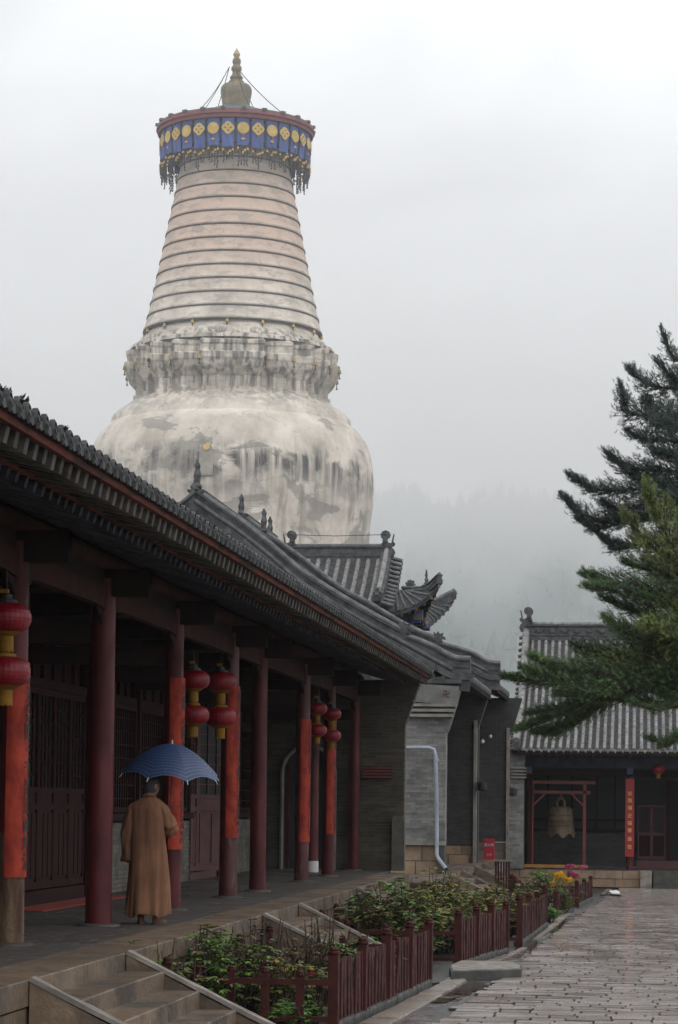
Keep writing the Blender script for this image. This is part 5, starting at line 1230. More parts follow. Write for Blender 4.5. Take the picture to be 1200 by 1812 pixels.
# finial
bzc = mat('tarnished_gilt_bronze', (.25, .20, .12), (.13, .12, .095), scale=1.4, rough=.5, rough2=.7, bump=.2, bscale=3, metal=.3)
gl = mat('pale_gilt', (.50, .38, .20), (.34, .26, .13), scale=1.2, rough=.5, metal=.2)
lz('finial_base', [(hw(28), cz+1.2), (hw(28), sz(206)), (hw(24), sz(203)), (hw(24), sz(199)), (hw(26), sz(197))], 40, gl)
lz('finial_vase', smooth_prof([(hw(25), sz(197)), (hw(23), sz(194)), (hw(24), sz(190)), (hw(26), sz(176)), (hw(28), sz(165)), (hw(27.5), sz(157)), (hw(23), sz(151)), (hw(15), sz(149))], 30), 48, bzc)
lz('finial_neck', [(hw(14), sz(149)), (hw(14), sz(145)), (hw(10), sz(142)), (hw(12), sz(138)), (hw(8), sz(132)), (hw(7), sz(128))], 32, bzc)
lz('finial_bead', [(hw(6), sz(129)), (hw(9.5), sz(124)), (hw(9), sz(119)), (hw(6), sz(115))], 32, bzc)
lz('finial_bead', [(hw(6), sz(115)), (hw(8), sz(110)), (hw(7), sz(105)), (hw(4), sz(103))], 32, bzc)
lz('finial_tip', [(hw(4), sz(103)), (hw(6.5), sz(97)), (hw(4.5), sz(92)), (hw(1.5), sz(88)), (0, sz(84))], 32, gl)
# stay chains with little bells
for (xa_, ya_) in ((308, 211), (345, 205), (392, 204), (437, 204), (462, 206), (521, 219)):
    p0 = at(412+(-6 if xa_ < 412 else 6), 118, SY); az = {308: 2.62, 345: 2.2, 392: 4.0, 437: 5.2, 462: 1.0, 521: .12}[xa_]
    p1 = Vector((SX+hw(112 if xa_ in (308, 521, 345) else 90)*math.cos(az), SY+hw(100)*math.sin(az), cz+.9))
    pts = [p0.lerp(p1, j/8)-Vector((0, 0, 4*.35*(j/8)*(1-j/8))) for j in range(9)]; MB().tube(pts, .03, 4).build('stay_chain', cordm, st)
    if xa_ in (345, 462): MB().box(pts[4]-Vector((0, 0, .25)), (.16, .16, .3)).tube([pts[4], pts[4]-Vector((0, 0, .3))], .02, 4).build('chain_bell', cordm, st)
# little niche and yellow disc on the shoulder
p = at(370, 812, SY-hw(250)); nd = (Vector((-42*K+0, -hw(249), 0))); az = ang0-.17
def sh(r, da, z): return Vector((SX+r*math.cos(ang0+da), SY+r*math.sin(ang0+da), z))
nz0, nz1 = at(370, 845, SY-hw(245)).z, at(370, 790, SY-hw(240)).z
MB().prism([(-.46, 0), (.46, 0), (.46, nz1-nz0-.3), (.25, nz1-nz0), (-.25, nz1-nz0), (-.46, nz1-nz0-.3)], frame(sh(hw(246), -.165, nz0)+Vector((0, .12, 0)), (1, 0, 0), (0, .12, 1)), .6).build('niche_block', mat('grey_bare_render', (.36, .33, .28), (.2, .19, .165), scale=1.2, rough=.9, bump=.3, bscale=3), st)
dp_ = at(366.5, 791, SY-hw(250)); MB().lathe([(0, .05), (.2, .04), (.22, 0)], 16).v
tk = MB(); tk.prism([(.21*math.cos(q*.449), .21*math.sin(q*.449)) for q in range(14)], frame(dp_+Vector((0, -.1, 0)), (1, 0, 0), (0, 0, 1)), .08); tk.build('gold_disc', mat('yellow_disc', (.80, .50, .16), rough=.5), st)
# ================================================================== FENCES AND FLOWER BEDS
pkm = MB().prism([(-.5, 0), (.5, 0), (.5, .95), (.25, 1), (-.25, 1), (-.5, .95)], frame((0, 0, 0), (0, 1, 0), (0, 0, 1)), 1).mesh('picket', fencem)
psm = MB().box((0, 0, .45), (1, 1, .9)).lathe([(.5, .9), (.62, .92), (.62, .94), (.45, .95), (.5, .97), (.3, .995), (0, 1.0)], 8).mesh('post', fencem)
def fence(p0, p1, npost, label, ph=.86, kh=.68, pitch=.21, wk=.125, rails=(.20, .56), pw=.10, kerb=True, pickets=True):
    p0, p1 = Vector(p0), Vector(p1); d = p1-p0; L_ = d.length; dn = d.normalized(); sd = Vector((dn.y, -dn.x, 0)).normalized(); rz = math.atan2(-dn.x, dn.y)
    t = thing('picket_fence', label, 'fence', (p0+p1)/2, 'red brown fences round the flower beds')
    for i in range(npost):
        p = p0.lerp(p1, i/(npost-1)) if npost > 1 else p0
        piece('post', psm, t, p+Vector((0, 0, -.03)), (R_.gauss(0, .01), R_.gauss(0, .01), rz), (pw, pw, ph+R_.uniform(-.02, .03)))
    for h in rails: MB().beam(p0+Vector((0, 0, h))-sd*.03, p1+Vector((0, 0, h))-sd*.03, .035, .055).build('rail', fencem, t)
    if pickets:
        n = max(2, int(L_/pitch))
        for i in range(n):
            p = p0.lerp(p1, (i+.5)/n); piece('picket', pkm, t, p+Vector((0, 0, .07+R_.uniform(-.012, .012)))+sd*.005, (R_.gauss(0, .02), R_.gauss(0, .015), rz), (.022, wk, kh-.07))
    if kerb:
        n = max(1, int(L_/.9))
        for i in range(n):
            a, b = p0.lerp(p1, i/n), p0.lerp(p1, (i+1)/n); c = (a+b)/2-sd*.02
            piece('kerb_stone', kbm, t, (c.x, c.y, c.z+.075+R_.uniform(-.01, .008)), (0, R_.gauss(0, .02), rz), (.15, (b-a).length-.02, .16))
    return t
kbm = frustum_mesh('kerb_stone', stonedk, .06, .2)
names = ['nearest long red picket fence beside the wet paving', 'second red picket fence along the path, beyond the stone step', 'third red picket fence along the path, before the yellow flowers', 'short red picket fence panel in front of the yellow flowers', 'farthest red picket fence panel, beside the pink flowers']
for k, npst in zip(range(5), (5, 4, 4, 3, 3)):
    a, b = FP[2*k], FP[2*k+1]; fence(a, b, npst, names[k], pitch=.21 if k < 3 else .26, ph=(.86, .84, .84, .56, .66)[k], kh=(.68, .66, .62, .44, .52)[k], rails=(.20, .56) if k < 3 else (.15, .38))
def cross(i, u1, n, label, kerb=False):
    a = FP[i]; b = Vector((-u1, a.y-.3*0, gz(a.y))); return fence(a, b, n, label, ph=.62, rails=(.10, .46), pickets=False, kerb=kerb, pw=.075)
cross(0, 4.35, 5, 'low open railing in front of the twiggy near flower bed, joining the nearest picket fence')
cross(2, 4.1, 4, 'low open railing at the near side of the dense green bed, behind the stone step')
cross(4, 3.9, 3, 'low open railing between the second and third picket fences')
cross(6, 3.4, 3, 'short low railing just before the yellow flowers')
cross(8, 3.0, 3, 'short low railing beside the pink flowers, farthest from the camera')
y1_ = FP[1].y; fence((-3.05, y1_, gz(y1_)), (-4.3, y1_-.2, gz(y1_)), 3, 'low open railing closing the far side of the near bed', ph=.62, rails=(.10, .46), pickets=False, kerb=False, pw=.075)
fence((-4.42, 23.6, .3), (-4.42, 30.2, .3), 4, 'back railing of the near bed against the terrace, mostly hidden by leaves', ph=.80, rails=(.2, .5), pickets=False, kerb=False, pw=.085)
fence((-4.42, 35.2, .28), (-4.42, 40.6, .25), 4, 'back railing of the second bed against the terrace, posts poking above the leaves', ph=.80, rails=(.2, .5), pickets=False, kerb=False, pw=.085)
# red slatted gate by the far stair, and the slanting fence beyond it
a, b = at(875, 1562, 64), at(903, 1562, 64); z1_ = at(889, 1524, 64).z
gt = thing('slatted_gate', 'red brown slatted panel with a flat top standing at the foot of the far stair', 'gate', (a+b)/2)
w_ = (b.x-a.x)/6
for k in range(6): MB().box((a.x+w_*(k+.5), 64, (.08+z1_)/2), (w_-.02, .035, z1_-.08)).build('slat', fencem, gt)
MB().box(((a.x+b.x)/2, 63.96, z1_+.015), (b.x-a.x+.05, .09, .04)).build('top_rail', stonelite, gt)
MB().box(((a.x+b.x)/2, 64.04, .4), (b.x-a.x, .03, .06)).build('rail', fencem, gt)
for (px0, py0, px1, py1, Y0, Y1, lb) in ((905, 1545, 938, 1580, 66, 61, 'dark red picket fence slanting down right of the slatted gate'),):
    p0, p1 = at(px0, py0, Y0), at(px1, py1, Y1)
    t = thing('picket_fence', lb, 'fence', (p0+p1)/2, 'red brown fences round the flower beds')
    for i in range(13):
        p = p0.lerp(p1, i/12); piece('picket', pkm, t, (p.x, p.y, p.z-.72), (0, 0, -.5), (.03, .13, .72+R_.uniform(-.02, .02)))
    MB().beam(p0-Vector((0, 0, .12)), p1-Vector((0, 0, .12)), .04, .06).build('rail', fencem, t); MB().beam(p0-Vector((0, 0, .5)), p1-Vector((0, 0, .5)), .04, .06).build('rail', fencem, t)
# ------------------------------------------------------------------ plants
def leafmat(name, c1, c2, rnd=.35): return mat(name, c1, c2, scale=3, rough=.45, rough2=.65, rnd=rnd, spec=.4)
lg1 = leafmat('peony_leaf', (.085, .14, .045), (.14, .155, .045)); lg2 = leafmat('yellowing_leaf', (.27, .215, .035), (.14, .155, .035)); lg3 = leafmat('bright_young_leaf', (.14, .28, .04), (.085, .18, .03)); lg4 = leafmat('rusty_leaf', (.14, .075, .035), (.085, .075, .032))
stemm = mat('red_brown_stem', (.06, .03, .025), (.035, .022, .018), scale=8, rough=.8)
def bush(c, r, h, nst, nleaf, ms, label, seed, lsize=.075, bare=0.0, lean=.35, group='shrubs in the flower beds', cat='bush', name='garden_shrub', clump=5, rise=.12):
    rs = np.random.RandomState(seed); c = Vector(c); t = thing(name, label, cat, c, group)
    st_ = MB(); tips = []
    for k in range(nst):
        a = rs.uniform(0, 6.28); q = rs.uniform(0, 1)**.6; b0 = c+Vector((math.cos(a), math.sin(a)*1.2, 0))*r*.25*q
        hh = h*rs.uniform(.55, 1.0)*(1-.25*q); e = b0+Vector((math.cos(a)*r*.8*q, math.sin(a)*r*1.1*q, hh)); m_ = b0.lerp(e, .5)+Vector(rs.uniform(-.06, .06, 3))
        st_.tube([b0, m_, e], [.014, .010, .005], 4, cap=False); tips += [(b0, m_, e)]
        for j in range(3):
            s = b0.lerp(e, rs.uniform(.35, .9)); f = s+Vector((rs.uniform(-1, 1), rs.uniform(-1, 1), rs.uniform(.3, 1)))*r*.35; st_.tube([s, f], [.006, .003], 3, cap=False); tips.append((s, s.lerp(f, .5), f))
    st_.build('stem', stemm, t)
    per = {}
    for k in range(nleaf):
        b0, m_, e = tips[rs.randint(len(tips))]; q = rs.uniform(.25 if bare < .5 else .7, 1.02); p = b0.lerp(m_, q*2) if q < .5 else m_.lerp(e, q*2-1)
        mi = int(rs.choice(len(ms), p=None)); V_, F_ = per.setdefault(mi, ([], []))
        a0 = rs.uniform(0, 6.28); out_ = Vector((math.cos(a0), math.sin(a0), rs.uniform(-.3, .5))).normalized(); pet = p+out_*lsize*rs.uniform(.6, 1.5)
        for j in range(clump):
            an = (j-(clump-1)/2)*.62; s_ = lsize*rs.uniform(.7, 1.3)*(1 if j else 1.1)
            dr = Vector((math.cos(a0+an), math.sin(a0+an), out_.z*.5-.25+rs.uniform(-.2, .2))).normalized(); sd = dr.cross(Vector((rs.uniform(-.3, .3), rs.uniform(-.3, .3), 1))).normalized()*s_*.27; up2 = sd.cross(dr).normalized()*s_*.06
            n0 = len(V_); V_ += [tuple(pet), tuple(pet+dr*s_*.5+sd+up2), tuple(pet+dr*s_*1.15), tuple(pet+dr*s_*.5-sd+up2), tuple(pet+dr*s_*.55-up2)]
            F_ += [(n0, n0+1, n0+4), (n0+1, n0+2, n0+4), (n0, n0+4, n0+3), (n0+4, n0+2, n0+3)]
    for mi, (V_, F_) in per.items():
        tag(obj_np('leaves', np.array(V_), np.array(F_), ms[mi], t), kind='stuff')
    return t
def gp(px, Y, u=None):
    x = at(px, 1500, Y).x; return (x, Y, gz(Y)-.04)
B = bush
# near bed: tall twiggy peonies
B(gp(285, 23.9), .40, 1.12, 8, 90, [lg1, lg3], 'slim leafy stem plant beside the head of the nearest stair', 11, .06)
B(gp(315, 24.4), .36, 1.15, 8, 95, [lg1, lg4], 'thin stemmed plant with drooping leaves left of the first fence post', 12, .06)
B(gp(360, 25.2), .55, 1.15, 14, 280, [lg1, lg1, lg3], 'bushy dark green peony just right of the first fence post', 13, .07)
B(gp(400, 25.8), .52, 1.12, 14, 260, [lg1, lg3], 'green peony in the middle of the near bed, above the low railing', 14, .07)
B(gp(440, 26.6), .5, 1.1, 22, 110, [lg1, lg4], 'half bare brown peony against the terrace wall', 15, .06, bare=.6)
B(gp(480, 27.2), .5, 1.1, 26, 80, [lg4, lg1], 'nearly leafless twiggy shrub in the near bed', 16, .05, bare=.8)
B(gp(520, 26.3), .5, .8, 14, 300, [lg2, lg1], 'low yellow green shrub behind the low railing', 17, .06)
B(gp(548, 28.3), .5, 1.1, 26, 70, [lg4, lg1], 'dark bare stemmed shrub before the second stair', 18, .05, bare=.8)
B(gp(575, 28.6), .42, 1.1, 22, 90, [lg4, lg1], 'brown twiggy shrub beside the red fence corner', 19, .05, bare=.7)
B(gp(645, 29.8), .46, .86, 12, 260, [lg3, lg3, lg1], 'bright green leafy shrub rising above the nearest picket fence', 20, .09)
B(gp(600, 29.3), .35, .7, 10, 140, [lg3, lg1], 'small bright green shrub just inside the nearest picket fence', 21, .08)
for i, (px_, Y) in enumerate(((495, 25.0), (530, 24.9), (560, 25.6), (508, 25.5), (548, 26.2))):
    B(gp(px_, Y), .16, .33, 9, 70, [lg3], ['tuft of light green shoots behind the left end of the low railing', 'light green shoots right behind the middle of the low railing', 'light green shoots by the fence corner post', 'second row tuft of light green shoots, a little farther in', 'light green tuft beside the red flower bud'][i], 30+i, .055, group='light green shoots in the near bed', cat='plant', name='green_shoots')
B(gp(388, 25.0), .22, .3, 6, 60, [lg1, lg3], 'low dark green plant at the left end of the low railing', 38, .06)
# big dense bed
for i, (px_, Y, r, h, n, ms, lb) in enumerate((
    (672, 36.6, .5, .98, 250, [lg1, lg1, lg4], 'dense dark bush at the left end of the large bed, right of the second stair'),
    (705, 37.2, .55, 1.02, 330, [lg1, lg1, lg3], 'dark green bush in the left part of the large bed'),
    (742, 38.4, .6, 1.05, 380, [lg1, lg2], 'tallest bush of the large bed, green with yellow tips'),
    (735, 35.7, .38, .5, 150, [lg1, lg3], 'low green bush behind the corner post of the nearest fence'),
    (785, 39.6, .6, 1.02, 380, [lg2, lg1], 'yellow green bush in the middle of the large bed'),
    (800, 41.0, .5, .75, 260, [lg1, lg3], 'green bush low behind the second picket fence'),
    (825, 42.0, .6, 1.0, 360, [lg2, lg2, lg1], 'yellowish bush right of the middle of the large bed'),
    (862, 43.0, .55, .9, 300, [lg2, lg1], 'yellowish bush above the second picket fence'),
    (893, 45.5, .45, .95, 280, [lg2, lg2, lg4], 'upright yellow green bush at the right end of the large bed'),
    (770, 44.5, .6, 1.1, 220, [lg1, lg2], 'bush farther back in the large bed, close to the terrace'),
    (905, 50.0, .4, .7, 160, [lg1, lg2], 'small green bush behind the third picket fence'),
    (935, 55.0, .45, .75, 160, [lg4, lg1], 'brownish bush behind the third fence, below the slatted gate'),
    (958, 57.5, .45, .85, 230, [lg1, lg1, lg3], 'dark green bush left of the yellow flowers'),
    (975, 52.5, .22, .28, 90, [lg3], 'small bright green tuft at the foot of the third fence'),
    (916, 46.6, .2, .25, 60, [lg3, lg1], 'low tuft in the gap between the second and third fences'))):
    B(gp(px_, Y), r*1.15, h*1.3, 20 if n > 200 else 9, int(n*1.5), ms, lb, 50+i, .085)
# flowers
ym, pkc = mat('yellow_petal', (.85, .60, .01), (.75, .45, .01), scale=9, rough=.6, rnd=.1), mat('pink_petal', (.65, .16, .33), (.5, .09, .24), scale=9, rough=.6, rnd=.12)
redf = mat('red_petal', (.5, .01, .03), rough=.5)
def bloom(parent, p, r, m, n=60, seed=1, name='flower_head'):
    rs = np.random.RandomState(seed); mb = MB(); p = Vector(p)
    for k in range(n):
        z = 1-1.5*(k+.5)/n; a = k*2.4; d = Vector((math.cos(a)*math.sqrt(max(0, 1-z*z)), math.sin(a)*math.sqrt(max(0, 1-z*z)), z)); s = d.cross(Vector((.3, .2, 1))).normalized()*r*.22; e = p+d*r*rs.uniform(.85, 1.1)
        mb.add([p+d*r*.3, e-d*r*.3+s, e, e-d*r*.3-s], [(0, 1, 2, 3)])
    return mb.build(name, m, parent)
for nm_, lab, m_, pts, r, Y in (('yellow_chrysanthemum', 'pot plant with yellow chrysanthemum heads leaning over the short fence', ym, [(979, 1566), (985, 1551), (992, 1549), (997, 1556), (1003, 1560), (1009, 1558), (988, 1557)], .095, 57.0),
                                ('pink_dahlia', 'tall plant with pink double flowers before the bell hall', pkc, [(1005, 1536), (1011, 1535), (1030, 1537), (1009, 1548), (1013, 1550), (1020, 1551)], .105, 63.0)):
    c = gp(sum(q[0] for q in pts)/len(pts), Y); t = bush(c, .3, .75, 8, 120, [lg1, lg3], lab, 90+int(Y), .07, cat='flowers', name=nm_, group='flowers in bloom')
    for i, (x, y) in enumerate(pts):
        p = at(x, y, Y+R_.uniform(-.15, .15)); bloom(t, p, r*R_.uniform(.85, 1.2), m_, 70, i); MB().tube([p-Vector((0, 0, .02)), Vector((c[0]+(p.x-c[0])*.5, p.y, c[2]+.1))], [.008, .01], 4).build('flower_stem', lg1, t)
p = at(552, 1724, 26.0); rfl = bush((p.x, 26.0, .26), .12, .5, 3, 12, [lg1], 'single small red flower behind the low railing of the near bed', 99, .05, cat='flower', name='red_flower', group=None); bloom(rfl, p, .042, redf, 40, 3)
MB().tube([p, (p.x, 26, .3)], .006, 4).build('flower_stem', stemm, rfl)
# litter on the court
p = atg(1085, 1582); lt = thing('plastic_bag', 'crumpled white scrap lying on the wet ground near the bell hall', 'litter', p)
mb = MB(); mb.lathe([(0, .0), (.15, .01), (.16, .05), (.10, .08), (0, .07)], 14, p, fn=lambda r, z, t: (r*(1+.3*math.sin(3*t+1)+.12*math.sin(7*t)), z*(1+.4*math.sin(2*t)))); mb.build('bag', mat('white_scrap', (.75, .76, .78), rough=.5), lt)
a_, b_ = atg(1062, 1585), atg(1098, 1586); hs = MB().tube([a_+Vector((0, 0, .02)), a_.lerp(b_, .5)+Vector((0, .25, .02)), b_+Vector((0, 0, .02))], .03, 6).build('rubber_hose', ink); tag(hs, 'short dark rubber hose on the wet ground beside the white scrap', 'hose')
# ================================================================== PINES
def bark(n): return mat('pine_bark', (.06, .045, .035), (.03, .024, .02), scale=6, rough=.95, bump=.4, bscale=10)
def pine(label, Y, tx, top, limbs, m_list, seed, nl, dens, ztop_px):
    rs = np.random.RandomState(seed); base = Vector((at(tx, 1500, Y).x, Y, gz(Y)-.05)); t = thing('pine_tree', label, 'tree', base, 'pines at the right edge of the court')
    zt = at(tx, ztop_px, Y).z; pts = [base+Vector((.15*math.sin(k*.9), .1*math.cos(k), (zt-base.z)*k/8)) for k in range(9)]
    MB().tube(pts, [.26*(1-.85*k/8)+.02 for k in range(9)], 10).build('trunk', bark(0), t, smooth=True)
    needles = [([], []) for _ in m_list]
    for li, (P, w, dn, mi) in enumerate(limbs):
        dz_ = rs.uniform(-.8, .8); W3 = []
        for i, (x, y) in enumerate(P):
            f = 1-i/(len(P)-1); W3.append(at(x, y, Y+dz_*f*1.5+rs.uniform(-.1, .1)))
        W3 = [Vector(p) for p in W3]
        root = Vector((base.x, Y, W3[-1].z-.2)); W3.append(root)
        seg = [0]
        for a, b in zip(W3, W3[1:]): seg.append(seg[-1]+(b-a).length)
        tot = seg[-1]
        def pos(d):
            for i in range(len(seg)-1):
                if d <= seg[i+1]: return W3[i].lerp(W3[i+1], (d-seg[i])/max(1e-6, seg[i+1]-seg[i])), (W3[i]-W3[i+1]).normalized()
            return W3[-1], (W3[-2]-W3[-1]).normalized()
        MB().tube([pos(tot*k/10)[0] for k in range(11)], [.012+.07*(k/10)**1.2 for k in range(11)], 6).build('limb', bark(0), t, smooth=True)
        tw = MB(); nsh = int(3.3*dens*dn*tot); nd_v, nd_f = needles[mi]
        for s in range(nsh+2):
            d = tot*rs.uniform(0, .93)**1.15 if s > 1 else .0
            p, dr = pos(d); grow = min(1, .22+d/1.3)
            if s < 2: q, e = p, p+dr*.22+Vector((0, 0, .08))
            else:
                off = Vector((rs.normal(0, .34), rs.normal(0, .6), rs.normal(.06, .42)))*w*grow; q = p+off*.35; e = p+off+dr*rs.uniform(.05, .30)+Vector((0, 0, rs.uniform(0, .10)))
                if rs.rand() < .35: tw.tube([p+dr*-.1, q, e], [.012, .008, .004], 3, cap=False)
            ln = (e-q).length; sh = Vector(e-q).normalized() if ln > .01 else Vector((0, 0, 1))
            sh = (sh+Vector((0, 0, .30))+dr*.2+Vector(rs.normal(0, .38, 3))).normalized(); L2 = rs.uniform(.08, .19)*(nl/.10)**.5; b0 = e-sh*L2*.6
            nn = int(L2/.0105)
            for k in range(nn):
                c = b0+sh*L2*k/nn; th = rs.uniform(0, 6.28); a_ = sh.cross(Vector((.31, .52, .1))).normalized(); b_ = sh.cross(a_)
                o = (a_*math.cos(th)+b_*math.sin(th)); fw = rs.uniform(.35, 1.0); v = (sh*fw+o).normalized()*nl*rs.uniform(.75, 1.2)*(1-.35*(k/nn)); sd = sh.cross(o).normalized()*.0052*(Y/45)
                n0 = len(nd_v); nd_v += [tuple(c-sd), tuple(c+sd), tuple(c+v)]; nd_f.append((n0, n0+1, n0+2))
        if tw.v: tw.build('twigs', bark(0), t).__setitem__('kind', 'stuff')
    for (v, f), m in zip(needles, m_list):
        if v: tag(obj_np('needles', np.array(v), np.array(f), m, t), kind='stuff')
    return t
nd1 = mat('dark_blue_green_needle', (.032, .062, .045), (.02, .04, .032), scale=1.2, rough=.6, rnd=.4); nd2 = mat('green_needle', (.065, .125, .03), (.036, .075, .026), scale=1.3, rough=.55, rnd=.45); nd3 = mat('yellow_green_needle', (.12, .15, .025), (.07, .10, .022), scale=1.5, rough=.55, rnd=.4)
FAR = [([(1176, 598), (1192, 635), (1240, 645), (1300, 690)], .35, 1, 0), ([(1118, 660), (1145, 682), (1200, 688), (1280, 740)], .45, 1.2, 0), ([(1168, 648), (1190, 670), (1260, 700)], .4, 1, 0),
       ([(1100, 696), (1110, 735), (1160, 735), (1220, 745), (1300, 800)], .55, 1.5, 0), ([(1145, 715), (1170, 740), (1240, 760)], .5, 1.4, 0), ([(1120, 770), (1150, 780), (1200, 780), (1300, 830)], .5, 1.4, 0),
       ([(1082, 810), (1110, 830), (1160, 832), (1220, 835), (1300, 880)], .45, 1.5, 0), ([(1018, 850), (1050, 868), (1110, 868), (1170, 858), (1300, 910)], .34, 1.5, 0), ([(1112, 835), (1135, 850), (1200, 865)], .45, 1.4, 0),
       ([(1003, 888), (1028, 912), (1070, 922), (1130, 915), (1200, 905), (1300, 960)], .32, 1.6, 0), ([(1030, 925), (1055, 938), (1100, 925), (1180, 915)], .22, 1.2, 0), ([(1068, 955), (1092, 972), (1130, 962), (1200, 955), (1300, 990)], .32, 1.6, 0), ([(1075, 895), (1100, 905), (1160, 885), (1240, 890)], .5, 1.5, 0),
       ([(1160, 800), (1200, 810), (1280, 830)], .6, 1.6, 0), ([(1150, 880), (1200, 890), (1280, 900)], .6, 1.8, 0), ([(1165, 750), (1200, 760), (1290, 770)], .6, 1.6, 0)]
pine('tall dark pine behind, whose blue green limbs stand out against the sky', 62.0, 1345, 500, FAR, [nd1], 5, .095, 52, 470)
NEAR = [([(1146, 872), (1163, 915), (1185, 960), (1240, 1010)], .34, 1.3, 1), ([(1112, 922), (1140, 960), (1190, 990), (1260, 1040)], .40, 1.4, 1), ([(1185, 900), (1205, 940), (1260, 990)], .4, 1.3, 1), ([(1118, 1000), (1160, 1010), (1220, 1020), (1300, 1060)], .42, 1.5, 0),
        ([(1043, 1022), (1072, 1030), (1120, 1035), (1200, 1055), (1300, 1090)], .24, 1.5, 0), ([(1048, 1042), (1085, 1045), (1130, 1060), (1210, 1080)], .22, 1.2, 0), ([(1082, 1066), (1115, 1080), (1170, 1092), (1260, 1110)], .30, 1.5, 0), ([(1130, 1060), (1170, 1065), (1260, 1080)], .42, 1.6, 1),
        ([(1085, 1105), (1120, 1122), (1190, 1130), (1290, 1140)], .42, 1.7, 0), ([(1150, 1110), (1190, 1120), (1290, 1130)], .5, 1.8, 1), ([(1030, 1150), (1070, 1160), (1130, 1160), (1220, 1160)], .42, 1.7, 0), ([(948, 1168), (978, 1180), (1030, 1190), (1100, 1190), (1200, 1180)], .20, 1.3, 0),
        ([(908, 1203), (950, 1208), (1000, 1206), (1060, 1195), (1130, 1185), (1240, 1175)], .20, 1.7, 0), ([(1010, 1185), (1060, 1180), (1130, 1170), (1240, 1160)], .45, 1.9, 1), ([(938, 1190), (970, 1200), (1020, 1215), (1100, 1210)], .25, 1.4, 0),
        ([(930, 1288), (960, 1275), (1005, 1258), (1060, 1235), (1130, 1205), (1240, 1180)], .22, 1.6, 0), ([(958, 1298), (995, 1292), (1035, 1268), (1090, 1230), (1180, 1200)], .24, 1.7, 0), ([(1000, 1230), (1050, 1225), (1110, 1210), (1200, 1195)], .35, 1.7, 0), ([(950, 1262), (990, 1252), (1040, 1235)], .2, 1.1, 0),
        ([(1150, 1150), (1190, 1165), (1280, 1170)], .5, 1.8, 1), ([(1165, 1200), (1200, 1205), (1280, 1200)], .4, 1.4, 0), ([(1130, 1250), (1165, 1258), (1220, 1235), (1300, 1220)], .12, .6, 0), ([(1180, 1235), (1205, 1250), (1280, 1250)], .26, 1.2, 1), ([(1158, 1312), (1180, 1318), (1215, 1300), (1300, 1290)], .16, 1.2, 0),
        ([(1150, 1000), (1190, 1030), (1280, 1050)], .5, 1.7, 1), ([(1160, 1180), (1200, 1180), (1290, 1180)], .55, 1.8, 0), ([(1120, 1130), (1160, 1140), (1250, 1150)], .45, 1.7, 0)]
pine('green pine in front, its long limbs hanging over the bell hall roof', 46.0, 1360, 860, NEAR, [nd2, nd3], 9, .082, 60, 840)
# ================================================================== ROBED PERSON AND UMBRELLA
PX0 = 257.0; PYY = 27.9; fo = at(PX0, 1636, PYY); fx, fy = fo.x, PYY
pe = thing('person', 'shaven headed person in a long brown robe seen from behind, walking under a blue umbrella', 'person', (fx, fy, PZ))
def PP(x, y, z): return Vector((fx+x, fy+y, PZ+z))
skin_m = mat('skin', (.20, .105, .07), (.16, .08, .055), scale=8, rough=.55); robe_m = mat('brown_robe_cloth', (.21, .105, .06), (.135, .066, .04), scale=2.6, rough=.9, bump=.5, bscale=1.0, bst=(8, 8, 1.3), spec=.2)
shoe_m = mat('brown_shoe', (.15, .06, .02), (.08, .035, .015), scale=9, rough=.7); trous = mat('ochre_gaiter', (.12, .07, .02), (.08, .045, .018), scale=9, rough=.9)
# one skinned figure: joints and radii
J = []; E_ = []
def jt(p, r, par=None):
    J.append((Vector(p), r)); i = len(J)-1
    if par is not None: E_.append((par, i))
    return i
pel = jt((0, 0, .86), .13); ab = jt((0, .01, 1.02), .125, pel); ch = jt((.005, .02, 1.22), .115, ab); uc_ = jt((.01, .03, 1.32), .075, ch); nk = jt((.02, .01, 1.42), .05, uc_); hd = jt((.03, .015, 1.47), .055, nk)
for sx, kx, fxo, fyo in ((-1, -.07, -.055, .02), (1, .10, .10, .10)):
    h = jt((.09*sx, 0, .82), .085, pel); k_ = jt((kx, .05 if sx < 0 else .09, .46), .058, h); an_ = jt((fxo, fyo, .09), .036, k_); jt((fxo+(.02 if sx > 0 else -.01), fyo+.14, .035), .030, an_)
sh1 = jt((-.155, .02, 1.30), .05, uc_); el1 = jt((-.235, .0, 1.05), .045, sh1); wr1 = jt((-.225, .06, .82), .028, el1); pm1 = jt((-.22, .075, .75), .028, wr1)
for k in range(4): a1 = jt((-.20-.013*k, .085+.012*(1-k), .70), .009, pm1); a2 = jt((-.20-.012*k, .10+.01*(1-k), .665+.005*abs(k-1.5)), .008, a1)
th_ = jt((-.195, .11, .735), .010, pm1); jt((-.19, .125, .70), .008, th_)
sh2 = jt((.165, .02, 1.30), .05, uc_); el2 = jt((.26, .06, 1.07), .046, sh2); wr2 = jt((.20, .26, 1.13), .028, el2); pm2 = jt((.195, .31, 1.16), .030, wr2)
for k in range(4): a1 = jt((.225, .325+.004*k, 1.135+.018*k), .009, pm2); a2 = jt((.222, .355, 1.132+.018*k), .0085, a1); a3 = jt((.195, .362, 1.13+.018*k), .008, a2)
t1 = jt((.175, .33, 1.19), .010, pm2); jt((.188, .352, 1.215), .009, t1)
me = bpy.data.meshes.new('person_body'); me.from_pydata([tuple(PP(*p)) for p, r in J], E_, []); bo = bpy.data.objects.new('tmp', me); COL.objects.link(bo)
mo_ = bo.modifiers.new('skin', 'SKIN'); sv = me.skin_vertices[0].data
for i, (p, r) in enumerate(J): sv[i].radius = (r, r)
sv[0].use_root = True; s2 = bo.modifiers.new('sub', 'SUBSURF'); s2.levels = 2; s2.render_levels = 2
dg = bpy.context.evaluated_depsgraph_get(); dg.update(); em = bpy.data.meshes.new_from_object(bo.evaluated_get(dg))
